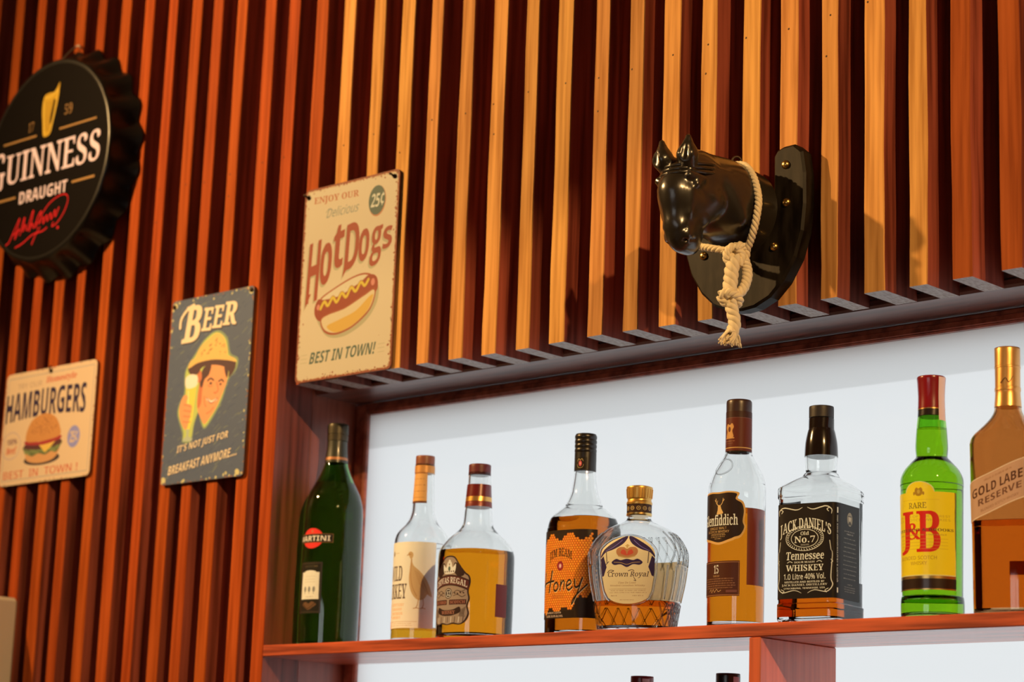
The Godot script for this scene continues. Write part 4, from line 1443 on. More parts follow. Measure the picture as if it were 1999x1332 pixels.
func bottle_gold() -> void:
	var sec := [1.0, 4.2, 0.0, 0.196, 0.232]
	var rows := [[0.0, 0.0335, 1], [0.004, 0.0362], [0.012, 0.0370], [0.10, 0.0378], [0.185, 0.0392], [0.1977, 0.0390], [0.2068, 0.0360], [0.2183, 0.0275], [0.2321, 0.0180], [0.2414, 0.0152], [0.2600, 0.0140, 1]]
	var t := bottle("gold_square_bottle", "tall square bronze tinted bottle with slanted label and gold neck foil", -1.2992, -0.056, 12.0, rows, sec, glass(lin(0.72, 0.40, 0.17)), 0.1067, Color(0.90, 0.55, 0.20))
	put(turned([[0.2414, 0.0157, 1], [0.2560, 0.0146], [0.2600, 0.0146, 1], [0.2605, 0.0150, 1], [0.2640, 0.0150, 1], [0.2645, 0.0145, 1], [0.2868, 0.0146, 1], [0.2872, 0.0150, 1], [0.2890, 0.0150, 1], [0.2895, 0.0147, 1], [0.3095, 0.0147], [0.3108, 0.0140, 1]], 3), "neck_foil", mat(lin(0.78, 0.42, 0.13), 0.32, 0.75, 0.3), t, "gold foil")
	var c := Canvas.new(100, 40, Color.WHITE, self)
	var st := begin()
	tube(st, smooth_path([Vector3(-0.004, 0.268, 0.0147), Vector3(0.002, 0.274, 0.0147), Vector3(0.006, 0.269, 0.0137), Vector3(0.010, 0.276, 0.0110)], 6), 0.0004, 5)
	put(done(st), "signature", mat(lin(0.10, 0.04, 0.015), 0.5), t, "dark signature on the foil")
	c = Canvas.new(560, 220, wb(205, 135, 75), self)
	c.rect(0, 0, 560, 5, wb(235, 175, 105))
	c.rect(0, 214, 560, 220, wb(235, 175, 105))
	var ink := lin(0.085, 0.032, 0.014)
	tiny_lines(c, 150, 400, 26, 8, 1, 10, wb(170, 100, 50), 35)
	c.text("GOLD LABEL", "sans_b", 60, 54, 500, 104, ink)
	c.text("RESERVE", "sans_b", 110, 122, 450, 160, wb(120, 65, 30))
	c.text("BLENDED SCOTCH WHISKY", "sans", 130, 182, 430, 196, wb(150, 85, 40))
	put(label_mesh(rows, sec, 0.1195, 0.1650, -55, 58, 0.0005, PackedVector2Array(), 36, 3, 0.034), "label", printed(c.tex(), 0.4, 0.2), t, "slanted bronze label")
	put(label_mesh(rows, sec, 0.050, 0.066, 160, 190, 0.0005), "back_label", paper(lin(0.30, 0.10, 0.05)), t, "brown paper")

func lower_bottles() -> void:
	var rows := [[0.0, 0.034, 1], [0.004, 0.0372], [0.012, 0.038], [0.16, 0.038], [0.185, 0.034], [0.205, 0.024], [0.222, 0.0165], [0.25, 0.0140], [0.280, 0.0135, 1]]
	var y := 1.4002
	var a := bottle("rum_bottle", "round clear bottle with red cap and cream label on the lower shelf", -1.852, -0.075, 0.0, rows, ROUND, M.clear, 0.15, Color(0.85, 0.5, 0.1), y)
	put(turned([[0.2700, 0.0148, 1], [0.2995, 0.0150], [0.3012, 0.0142, 1]], 3), "cap", mat(lin(0.20, 0.012, 0.014), 0.4, 0.0, 0.3), a)
	put(label_mesh([[0.25, 0.0150, 1], [0.2985, 0.0150, 1]], ROUND, 0.262, 0.2985, 40, 78, 0.0004), "duty_strip", mat(wb(235, 165, 110), 0.6), a, "pale paper strip")
	put(label_mesh(rows, ROUND, 0.04, 0.14, -60, 60, 0.0004), "label", mat(lin(0.6, 0.5, 0.35), 0.6), a, "cream paper")
	var b := bottle("brandy_bottle", "round bottle with dark cap and pale strip on the lower shelf beside the divider", -1.7125, -0.075, 0.0, rows, ROUND, glass(lin(0.3, 0.16, 0.06)), 0.12, Color(0.6, 0.25, 0.05), y)
	put(turned([[0.2700, 0.0152, 1], [0.3000, 0.0154], [0.3020, 0.0146, 1]], 3), "cap", mat(lin(0.018, 0.013, 0.016), 0.35, 0.0, 0.3), b)
	put(label_mesh([[0.25, 0.0154, 1], [0.2985, 0.0154, 1]], ROUND, 0.262, 0.2985, 62, 100, 0.0004), "duty_strip", mat(wb(210, 150, 110), 0.6), b, "pale paper strip")
	put(label_mesh(rows, ROUND, 0.04, 0.14, -60, 60, 0.0004), "label", mat(lin(0.05, 0.03, 0.02), 0.6), b, "dark paper")

# ------------------------------------------------------------------ tin signs
func sign_plate(called: String, label: String, box_: Array, tex: Texture2D, edge: Material, corner: float) -> Node3D:
	# box_ is x0, x1, y0, y1 in wall units; the sheet lies against the slat fronts
	var a := at(box_[0], box_[2], 0)
	var b := at(box_[1], box_[3], 0)
	var w := b.x - a.x
	var h := b.y - a.y
	var t := thing(called, label, "sign", Vector3((a.x + b.x) / 2, (a.y + b.y) / 2, 0.0005))
	var o := put(plate(w, h, 0.004, corner), "plate", null, t)
	var pm := printed(tex, 0.55)
	pm.metallic_specular = 0.3
	o.set_surface_override_material(0, pm)
	o.set_surface_override_material(1, edge)
	return t

func screw(t: Node3D, x: float, y: float) -> void:
	if not M.has("screw_mesh"):
		M.screw_mesh = turned([[0.0, 0.0034, 1], [0.0012, 0.0036], [0.0028, 0.0026], [0.0034, 0.001, 1]], 3, 14)
	var s := put(M.screw_mesh, "screw", M.nail, t, "dark screw")
	s.rotation.x = PI / 2
	s.position = Vector3(x, y, 0.0040)

func hot_dog_sign() -> void:
	var c := Canvas.new(410, 600, wb(244, 190, 116, 1.5), self)
	var red := wb(186, 70, 34, 1.5)
	var green := wb(96, 98, 62, 1.5)
	var shade := wb(205, 165, 95, 1.5)
	var rusty := wb(170, 75, 35, 1.5)
	c.rect(0, 0, 410, 600, rusty)
	c.poly(inset(410, 600, 6, 14, 31), wb(236, 172, 96, 1.5))
	c.poly(inset(410, 600, 9, 16, 32), wb(244, 190, 116, 1.5))
	var slope := func(p: Vector2) -> Vector2: return p + Vector2(0, 0.035 * (p.x - 140))
	c.text("ENJOY OUR", "serif_b", 42, 32, 238, 58, wb(205, 95, 45, 1.5), 0.0, slope)
	c.text("Delicious", "sans", 100, 72, 236, 102, wb(150, 135, 90, 1.5), 0.35)
	c.line([98, 84, 112, 74, 128, 82], 2, wb(150, 135, 90, 1.5))
	c.ell(320, 84, 36, 47, wb(215, 120, 60, 1.5))
	c.ell(318, 81, 35, 45, green)
	c.text("25¢", "sans_b", 292, 60, 346, 102, wb(246, 205, 135, 1.5), 0.1)
	# the name on a rising, swelling line: tall first letter, small in the middle
	var put_word := func(dx: float, dy: float, col: Color) -> void:
		var L := [["H", 30, 164, 82, 352], ["o", 84, 176, 134, 304], ["t", 136, 128, 182, 262], ["D", 190, 128, 248, 270], ["o", 248, 158, 292, 256], ["g", 298, 158, 346, 276], ["s", 350, 166, 388, 232]]
		for q in L:
			var lean := func(p: Vector2) -> Vector2:
				return p + Vector2(dx + (250 - p.y) * 0.04, dy + (q[3] - p.x) * 0.18)
			c.text(q[0], "sans_b", q[1], q[2], q[3], q[4], col, 0.0, lean)
		c.pts([24 + dx, 376 + dy, 34 + dx, 330 + dy, 50 + dx, 330 + dy], col)
		c.pts([184 + dx, 300 + dy, 190 + dx, 262 + dy, 214 + dx, 258 + dy], col)
	put_word.call(-5.0, 7.0, shade)
	put_word.call(0.0, 0.0, red)
	# hot dog
	c.blob([86, 400, 150, 340, 260, 312, 318, 320, 344, 350, 336, 400, 290, 448, 210, 478, 140, 474, 100, 440], shade)
	c.blob([92, 352, 150, 326, 230, 302, 286, 298, 312, 316, 220, 350, 120, 378], wb(190, 85, 40, 1.5))
	c.blob([98, 354, 152, 330, 230, 307, 282, 303, 304, 318, 216, 346, 124, 372], wb(247, 196, 120, 1.5))
	c.blob([70, 376, 84, 352, 112, 356, 180, 352, 262, 324, 300, 306, 330, 314, 340, 342, 326, 366, 250, 404, 150, 424, 96, 420, 74, 402], wb(176, 66, 30, 1.5))
	c.ell(318, 330, 8, 11, wb(240, 130, 80, 1.5))
	c.ell(86, 376, 7, 9, wb(240, 130, 80, 1.5))
	c.line([96, 382, 112, 362, 128, 376, 148, 354, 166, 370, 186, 346, 206, 360, 226, 334, 246, 348, 266, 324, 284, 336, 300, 318], 13, wb(180, 95, 30, 1.5))
	c.line([96, 382, 112, 362, 128, 376, 148, 354, 166, 370, 186, 346, 206, 360, 226, 334, 246, 348, 266, 324, 284, 336, 300, 318], 9, wb(246, 180, 45, 1.5))
	c.blob([98, 416, 130, 400, 200, 390, 280, 362, 326, 348, 330, 376, 306, 418, 240, 456, 170, 470, 118, 456], wb(186, 80, 36, 1.5))
	c.blob([103, 418, 132, 405, 202, 395, 284, 367, 322, 354, 325, 376, 302, 414, 238, 451, 170, 464, 121, 450], wb(247, 190, 110, 1.5))
	c.blob([128, 440, 180, 426, 250, 408, 306, 372, 322, 372, 300, 414, 238, 450, 170, 463], wb(244, 165, 55, 1.5))
	c.text("BEST IN TOWN!", "sans_b", 58, 512, 336, 548, green, 0.22)
	for k in 3:
		c.rect(20, 516 + 12 * k, 48, 517.5 + 12 * k, wb(205, 165, 95, 1.5))
		c.rect(352, 520 + 12 * k, 380, 521.5 + 12 * k, wb(205, 165, 95, 1.5))
	c.speckle(240, 3.6, rusty, 8, 14.0)
	c.speckle(110, 2.4, wb(120, 60, 30, 1.5), 18, 12.0)
	c.speckle(26, 1.1, wb(190, 120, 65, 1.5), 28)
	var t := sign_plate("hot_dog_sign", "cream vintage tin sign with red lettering and a painted hot dog", [-2.675, -2.452, 2.198, 2.5237], c.tex(), M.rust, 0.008)
	screw(t, -0.0945, 0.1385)
	screw(t, 0.0930, 0.1400)
	for q in [[-0.0945, 0.1385], [0.093, 0.14]]:
		var st := begin()
		tube(st, smooth_path([Vector3(q[0], q[1], 0.008), Vector3(q[0] - 0.004, q[1] + 0.004, 0.010), Vector3(q[0] - 0.008, q[1] + 0.004, 0.007)], 4), 0.0016, 6)
		put(done(st), "nail", M.nail, t, "bent dark nail")

func inset(w: float, h: float, d: float, corner: float, sd: int) -> PackedVector2Array:
	# a rectangle with rounded corners and a slightly ragged edge, for paint that has worn back from the rim
	var g := RandomNumberGenerator.new()
	g.seed = sd
	var out := PackedVector2Array()
	for p in rounded(w - 2 * d, h - 2 * d, corner):
		out.append(p + Vector2(w / 2, h / 2))
	var fine := PackedVector2Array()
	for i in out.size():
		var a := out[i]
		var b := out[(i + 1) % out.size()]
		var n := maxi(1, int(a.distance_to(b) / 5.0))
		for k in n:
			fine.append(a.lerp(b, float(k) / n) + Vector2(g.randfn(0, 1.1), g.randfn(0, 1.1)))
	return fine

func beer_sign() -> void:
	var kk := 0.8
	var bg := wb(86, 78, 66, kk)
	var cream := wb(228, 172, 102, kk)
	var dark := wb(60, 40, 32, kk)
	var halo := wb(180, 160, 62, kk)
	var c := Canvas.new(400, 600, bg, self)
	var g := RandomNumberGenerator.new()
	g.seed = 5
	for i in 420:   # brushed and scratched paint
		var p := Vector2(g.randf() * 400, g.randf() * 600)
		var l := g.randf_range(6, 26)
		c.line([p.x, p.y, p.x + l, p.y - l * g.randf_range(0.2, 0.9)], g.randf_range(0.8, 2.2), [wb(104, 94, 74, kk), wb(70, 66, 62, kk), wb(138, 118, 62, kk), wb(78, 74, 70, kk)][i % 4], false)
	# glow painted round the figure
	c.blob([232, 122, 284, 150, 306, 204, 344, 226, 338, 262, 306, 288, 280, 350, 250, 392, 204, 436, 178, 410, 168, 380, 150, 420, 140, 470, 96, 470, 92, 440, 62, 380, 66, 344, 88, 308, 84, 256, 92, 226, 126, 190, 170, 146], wb(128, 118, 66, kk))
	c.blob([230, 128, 278, 156, 298, 208, 336, 230, 330, 258, 300, 284, 274, 346, 244, 388, 202, 430, 184, 404, 170, 372, 148, 410, 136, 464, 100, 464, 98, 436, 68, 378, 72, 346, 94, 312, 90, 258, 98, 228, 132, 194, 174, 150], halo)
	var skin := wb(224, 128, 62, kk)
	var skin2 := wb(196, 96, 46, kk)
	var straw := wb(222, 150, 62, kk)
	var brown := wb(88, 52, 36, kk)
	# head
	c.blob([180, 236, 240, 232, 296, 256, 296, 290, 286, 316, 270, 344, 250, 376, 226, 400, 200, 420, 178, 398, 160, 368, 156, 330, 164, 280], skin)
	c.blob([164, 280, 158, 330, 162, 366, 176, 350, 178, 310, 184, 270], skin2)
	c.blob([180, 236, 214, 232, 206, 262, 186, 276, 176, 300, 166, 292, 166, 262], brown)
	c.blob([150, 250, 166, 246, 172, 270, 160, 284, 150, 274], skin2)
	c.blob([280, 246, 300, 250, 296, 282, 286, 270], brown)
	c.line([202, 282, 216, 276, 232, 284], 5, dark)
	c.line([256, 290, 270, 286, 280, 294], 5, dark)
	c.ell(218, 292, 6, 4, dark)
	c.ell(266, 300, 5, 4, dark)
	c.line([204, 296, 214, 302, 228, 300], 2.5, skin2)
	c.line([246, 292, 256, 316, 244, 326, 236, 322], 4, skin2)
	c.line([204, 340, 226, 352, 252, 346], 7, wb(236, 190, 130, kk))
	c.line([202, 336, 226, 356, 256, 342], 2.5, wb(130, 50, 28, kk))
	c.line([190, 330, 192, 350, 202, 366], 3, skin2)
	c.line([206, 388, 224, 382, 240, 370], 3, skin2)
	# hat
	c.blob([138, 206, 146, 178, 168, 158, 196, 146, 226, 132, 256, 140, 274, 160, 290, 208, 240, 214, 190, 212], straw)
	for i in 46:
		var p := Vector2(g.randf_range(156, 282), g.randf_range(142, 206))
		if p.y > 150 + absf(p.x - 222) * 0.5:
			c.line([p.x, p.y, p.x + g.randf_range(4, 10), p.y + g.randf_range(-8, 2)], 2.4, wb(150, 88, 40, kk), false)
	c.blob([100, 232, 116, 208, 180, 200, 250, 206, 318, 222, 334, 238, 328, 262, 304, 282, 300, 258, 262, 240, 210, 232, 170, 236, 150, 254, 116, 252], brown)
	c.blob([100, 230, 116, 206, 180, 196, 250, 202, 318, 220, 334, 236, 290, 226, 220, 216, 150, 218, 116, 228], straw)
	# glass with froth, and the hand round it
	c.pts([96, 262, 148, 264, 146, 300, 138, 400, 126, 430, 112, 428, 112, 400, 100, 300], wb(232, 170, 52, kk))
	c.pts([112, 428, 126, 430, 124, 452, 146, 462, 140, 470, 96, 466, 100, 458, 114, 452], wb(170, 150, 92, kk))
	c.blob([92, 262, 120, 252, 150, 262, 150, 290, 120, 298, 96, 292], wb(238, 196, 130, kk))
	c.line([110, 306, 116, 396], 4, wb(245, 205, 100, kk))
	c.blob([70, 360, 78, 330, 94, 316, 108, 324, 104, 344, 128, 352, 132, 366, 128, 384, 122, 404, 112, 428, 98, 424, 78, 396], skin)
	for k in 4:
		c.line([92, 348 + 18 * k, 112, 352 + 18 * k, 130, 358 + 16 * k], 2.5, skin2)
	# lettering
	var sh := func(p: Vector2) -> Vector2: return p + Vector2(4, 4)
	for pass_ in 2:
		var col := dark if pass_ == 0 else cream
		var d := 4.0 if pass_ == 0 else 0.0
		c.text("B", "serif_b", 56 + d, 26 + d, 142 + d, 146 + d, col, 0.16, null, 0.6)
		c.line([46 + d, 92 + d, 50 + d, 62 + d, 80 + d, 34 + d, 112 + d, 24 + d], 11, col)
		var up := func(p: Vector2) -> Vector2: return p + Vector2(0, (p.x - 150) * 0.06)
		c.text("E", "serif_b", 152 + d, 40 + d, 200 + d, 116 + d, col, 0.16, up, 0.6)
		c.text("E", "serif_b", 204 + d, 36 + d, 252 + d, 110 + d, col, 0.16, up, 0.6)
		c.text("R", "serif_b", 256 + d, 28 + d, 322 + d, 104 + d, col, 0.16, up, 0.6)
	var a1 := func(p: Vector2) -> Vector2: return p + Vector2(0, -0.115 * (p.x - 70))
	for pass_ in 2:
		var col := dark if pass_ == 0 else cream
		var d := 2.0 if pass_ == 0 else 0.0
		c.text("IT'S NOT JUST FOR", "sans_b", 70 + d, 480 + d, 316 + d, 508 + d, col, 0.15, a1)
		c.text("BREAKFAST ANYMORE....", "sans_b", 34 + d, 538 + d, 364 + d, 567 + d, col, 0.15, a1)
	c.speckle(46, 6.0, wb(190, 150, 76, kk), 6, 16.0)
	c.speckle(120, 3.0, wb(150, 78, 40, kk), 7, 7.0)
	for q in [[16, 16], [386, 16], [14, 584], [372, 586]]:
		c.ell(q[0], q[1], 12, 9, wb(200, 158, 80, kk), 0.6, 9)
	var t := sign_plate("beer_sign", "tall blue grey vintage tin sign showing a man in a straw hat raising beer", [-3.007, -2.791, 2.057, 2.380], c.tex(), M.tin, 0.006)
	screw(t, -0.094, 0.140)
	screw(t, 0.094, 0.143)

func hamburger_sign() -> void:
	var kk := 0.95
	var white := wb(226, 164, 96, kk)
	var navy := wb(50, 32, 40, kk)
	var red := wb(205, 70, 34, kk)
	var c := Canvas.new(600, 420, white, self)
	c.poly(inset(600, 420, 0, 16, 41), white)
	c.rect(16, 18, 584, 20, wb(150, 125, 95, kk))
	c.rect(16, 400, 584, 402, wb(150, 125, 95, kk))
	c.rect(16, 18, 18, 402, wb(150, 125, 95, kk))
	c.rect(582, 18, 584, 402, wb(150, 125, 95, kk))
	var up := func(p: Vector2) -> Vector2: return p + Vector2(0, -0.00006 * (p.x - 300) * (p.x - 300) * -1.0)
	c.text("TRY OUR", "sans", 80, 42, 244, 62, wb(185, 130, 80, kk))
	c.text("Homestyle", "serif_b", 268, 32, 466, 62, red, 0.25)
	var swell := func(p: Vector2) -> Vector2: return p + Vector2(0, 0.00018 * (p.x - 275) * (p.x - 275) * (1.0 if p.y > 130 else 0.35))
	c.text("HAMBURGERS", "sans_b", 12, 74, 542, 176, navy, 0.0, swell)
	# burger: seeded bun, tomato, cheese, patty, lettuce, bottom bun on a dark plate shadow
	c.ell(280, 336, 118, 22, wb(70, 48, 34, kk))
	c.blob([168, 316, 182, 336, 230, 348, 300, 350, 360, 340, 388, 318, 372, 302, 190, 304], wb(214, 132, 62, kk))
	c.blob([154, 296, 170, 282, 390, 278, 398, 296, 372, 318, 340, 312, 300, 322, 256, 314, 214, 322, 180, 310], wb(108, 96, 44, kk))
	for i in 12:
		c.ell(170 + 19 * i, 304 + 6 * sin(i * 2.1), 10, 7, wb(130, 118, 52, kk), 0.3 * sin(i))
	c.blob([166, 276, 270, 284, 390, 272, 392, 290, 280, 300, 168, 292], wb(96, 46, 32, kk))
	c.pts([248, 278, 372, 272, 330, 300, 298, 314], wb(232, 160, 54, kk))
	c.blob([168, 262, 260, 272, 388, 258, 390, 272, 280, 284, 168, 276], wb(170, 48, 34, kk))
	c.blob([166, 262, 168, 226, 196, 190, 244, 172, 300, 170, 352, 188, 384, 222, 390, 258, 300, 270, 220, 270], wb(208, 120, 48, kk))
	var g := RandomNumberGenerator.new()
	g.seed = 3
	for i in 90:
		var a := g.randf_range(PI * 1.08, PI * 1.92)
		var r := sqrt(g.randf())
		c.ell(278 + 96 * r * cos(a), 252 + 72 * r * sin(a), 2.6, 1.7, wb(150, 80, 34, kk), a)
	c.ell(481, 271, 40, 40, wb(150, 125, 125, kk))
	c.text("25¢", "sans_b", 458, 250, 506, 292, white)
	c.ring(66, 272, 62, 50, 3, wb(190, 140, 105, kk))
	c.text("100%", "sans_b", 34, 246, 104, 268, wb(130, 80, 60, kk), 0.1)
	c.text("Beef", "serif_b", 34, 276, 100, 302, red, 0.2)
	c.text("BEST  IN  TOWN !", "sans", 30, 368, 520, 396, red)
	c.speckle(90, 3.2, wb(160, 85, 45, kk), 11, 5.0)
	var t := sign_plate("hamburger_sign", "wide cream vintage tin sign with dark lettering and a painted hamburger", [-3.49, -3.212, 2.092, 2.304], c.tex(), M.rust, 0.010)
	screw(t, 0.0, 0.0915)
	var st := begin()
	tube(st, smooth_path([Vector3(0, 0.090, 0.006), Vector3(0.001, 0.096, 0.009), Vector3(0, 0.1005, 0.006)], 4), 0.0014, 6)
	put(done(st), "hook", M.nail, t, "small wire hook")

func cap_sign() -> void:
	# a giant crown cork: flat printed face, rounded shoulder, fluted skirt flaring to the wall
	var mid := at(-3.357, 2.692, 0.0)
	var t := thing("bottle_cap_sign", "giant black bottle cap wall sign with cream lettering and gold harp", "sign", Vector3(mid.x, mid.y, 0.0005))
	var st := begin()
	var prof := [[0.172, 0.0475, 0.0], [0.176, 0.0480, 0.0], [0.1790, 0.0468, 0.02], [0.1810, 0.0435, 0.1], [0.1830, 0.036, 0.35], [0.1870, 0.026, 0.65], [0.1940, 0.013, 0.9], [0.2030, 0.002, 1.0], [0.2050, 0.0, 1.0], [0.2020, 0.0002, 1.0], [0.1900, 0.014, 0.9], [0.1800, 0.030, 0.5], [0.1740, 0.044, 0.0]]
	var seg := 252
	var flutes := 21
	st.set_smooth_group(1)
	var grid := []
	for q in prof:
		var ring := []
		for j in seg:
			var a := TAU * j / seg
			var wv := pow(0.5 + 0.5 * cos(flutes * a), 0.8)
			var r: float = q[0] + q[2] * 0.0125 * (wv - 0.62)
			ring.append(Vector3(r * sin(a), r * cos(a), q[1]))
		grid.append(ring)
	for i in prof.size() - 1:
		for j in seg:
			var k := (j + 1) % seg
			tri(st, grid[i][j], grid[i][k], grid[i + 1][k])
			tri(st, grid[i][j], grid[i + 1][k], grid[i + 1][j])
	var coat := mat(lin(0.008, 0.007, 0.007), 0.32, 0.0, 0.0)
	var body := st
	put(fix_outward(done(body), true), "skirt", coat, t, "fluted black rim")
	st = begin()
	st.set_smooth_group(-1)
	var n := 96
	for j in n:
		for p: Vector2 in [Vector2.ZERO, Vector2(sin(TAU * j / n), cos(TAU * j / n)), Vector2(sin(TAU * (j + 1) / n), cos(TAU * (j + 1) / n))]:
			st.set_uv(Vector2(0.5 + p.x * 0.5, 0.5 - p.y * 0.5))
			st.add_vertex(Vector3(p.x * 0.1722, p.y * 0.1722, 0.0475))
	var c := Canvas.new(1000, 1000, lin(0.007, 0.006, 0.006), self)
	var kk := 0.66
	var cream := wb(206, 152, 112, kk)
	var gold := wb(172, 112, 22, kk)
	var tan := wb(150, 92, 36, kk)
	# scale: face radius 500 px is 0.1722 m, 0.925 of wall units
	var big := func(p: Vector2) -> Vector2: return p
	c.text("G", "serif_b", 48, 398, 150, 600, cream)
	c.text("UINNESS", "serif_b", 160, 418, 946, 580, cream)
	c.text("DRAUGHT", "sans_b", 298, 636, 700, 700, cream)
	c.rect(80, 652, 264, 664, tan)
	c.rect(736, 652, 920, 664, tan)
	c.rect(120, 352, 404, 362, tan)
	c.rect(596, 352, 900, 362, tan)
	# harp
	c.blob([436, 180, 452, 152, 492, 146, 526, 148, 552, 126, 566, 104, 570, 128, 566, 180, 552, 250, 530, 330, 518, 366, 486, 378, 458, 366, 446, 300, 434, 236], gold)
	c.pts([528, 184, 544, 196, 526, 296, 512, 320, 506, 300], lin(0.007, 0.006, 0.006))
	for k in 7:
		c.line([448 + 11 * k, 190, 470 + 6 * k, 350], 2.5, wb(128, 78, 14, kk), false)
	c.line([452, 166, 500, 168, 556, 142], 8, wb(190, 130, 34, kk))
	c.line([446, 190, 456, 280, 470, 364], 8, wb(190, 130, 34, kk))
	c.line([560, 150, 548, 240, 520, 356], 8, wb(190, 130, 34, kk))
	c.text("17", "serif", 328, 276, 372, 326, tan)
	c.text("59", "serif", 628, 236, 690, 290, tan)
	# signature
	var red := wb(190, 26, 18, kk)
	c.line([214, 900, 240, 890, 268, 850, 300, 800, 318, 778, 300, 840, 290, 880, 320, 830], 7, red)
	c.line([262, 858, 330, 836], 6, red)
	c.line([330, 866, 350, 800, 362, 780, 352, 850, 372, 818, 384, 850], 7, red)
	c.line([392, 850, 420, 770, 432, 756, 424, 800, 408, 856, 430, 820, 446, 846, 470, 806], 7, red)
	c.line([470, 850, 470, 800, 500, 768, 486, 830, 520, 800, 524, 836, 548, 796, 556, 828, 580, 790, 590, 824, 616, 780, 622, 816, 648, 770], 7, red)
	c.line([500, 792, 560, 740, 640, 712, 700, 716, 716, 750, 690, 806, 640, 850, 600, 862, 610, 840], 6, red)
	c.line([300, 926, 360, 912, 440, 880, 520, 874, 560, 860], 7, red)
	c.line([440, 930, 470, 880, 500, 848], 7, red)
	c.ell(650, 876, 8, 8, red)
	var face_mat := printed(c.tex(), 0.5)
	face_mat.metallic_specular = 0.12
	put(done(st), "face", face_mat, t, "flat black face printed with cream lettering")
	st = begin()
	tube(st, smooth_path([Vector3(-0.012, 0.178, 0.030), Vector3(-0.008, 0.196, 0.020), Vector3(0.0, 0.216, 0.006), Vector3(0.008, 0.2185, 0.003), Vector3(0.013, 0.212, 0.003)], 6), 0.0016, 6)
	put(done(st), "hanger", mat(lin(0.4, 0.35, 0.3), 0.35, 0.9), t, "wire hanging loop")

func fix_outward(m: ArrayMesh, front_z: bool) -> ArrayMesh:
	# turn the triangles round if the first of them looks away from +z
	var arr := m.surface_get_arrays(0)
	var v: PackedVector3Array = arr[Mesh.ARRAY_VERTEX]
	var nn: Vector3 = arr[Mesh.ARRAY_NORMAL][0]
	if (nn.z > 0.0) == front_z:
		return m
	var st := begin()
	st.set_smooth_group(1)
	for i in range(0, v.size(), 3):
		tri(st, v[i], v[i + 2], v[i + 1])
	return done(st)

# ------------------------------------------------------------------ horse bust
var bones := []

func bone(a: Vector3, b: Vector3, ra: float, rb: float, blend := 0.012, squash := 1.0) -> void:
	bones.append([a, b, ra, rb, blend, squash])

func pair(a: Vector3, b: Vector3, ra: float, rb: float, blend := 0.008) -> void:
	for s: float in [-1.0, 1.0]:
		bone(a * Vector3(s, 1, 1), b * Vector3(s, 1, 1), ra, rb, blend)

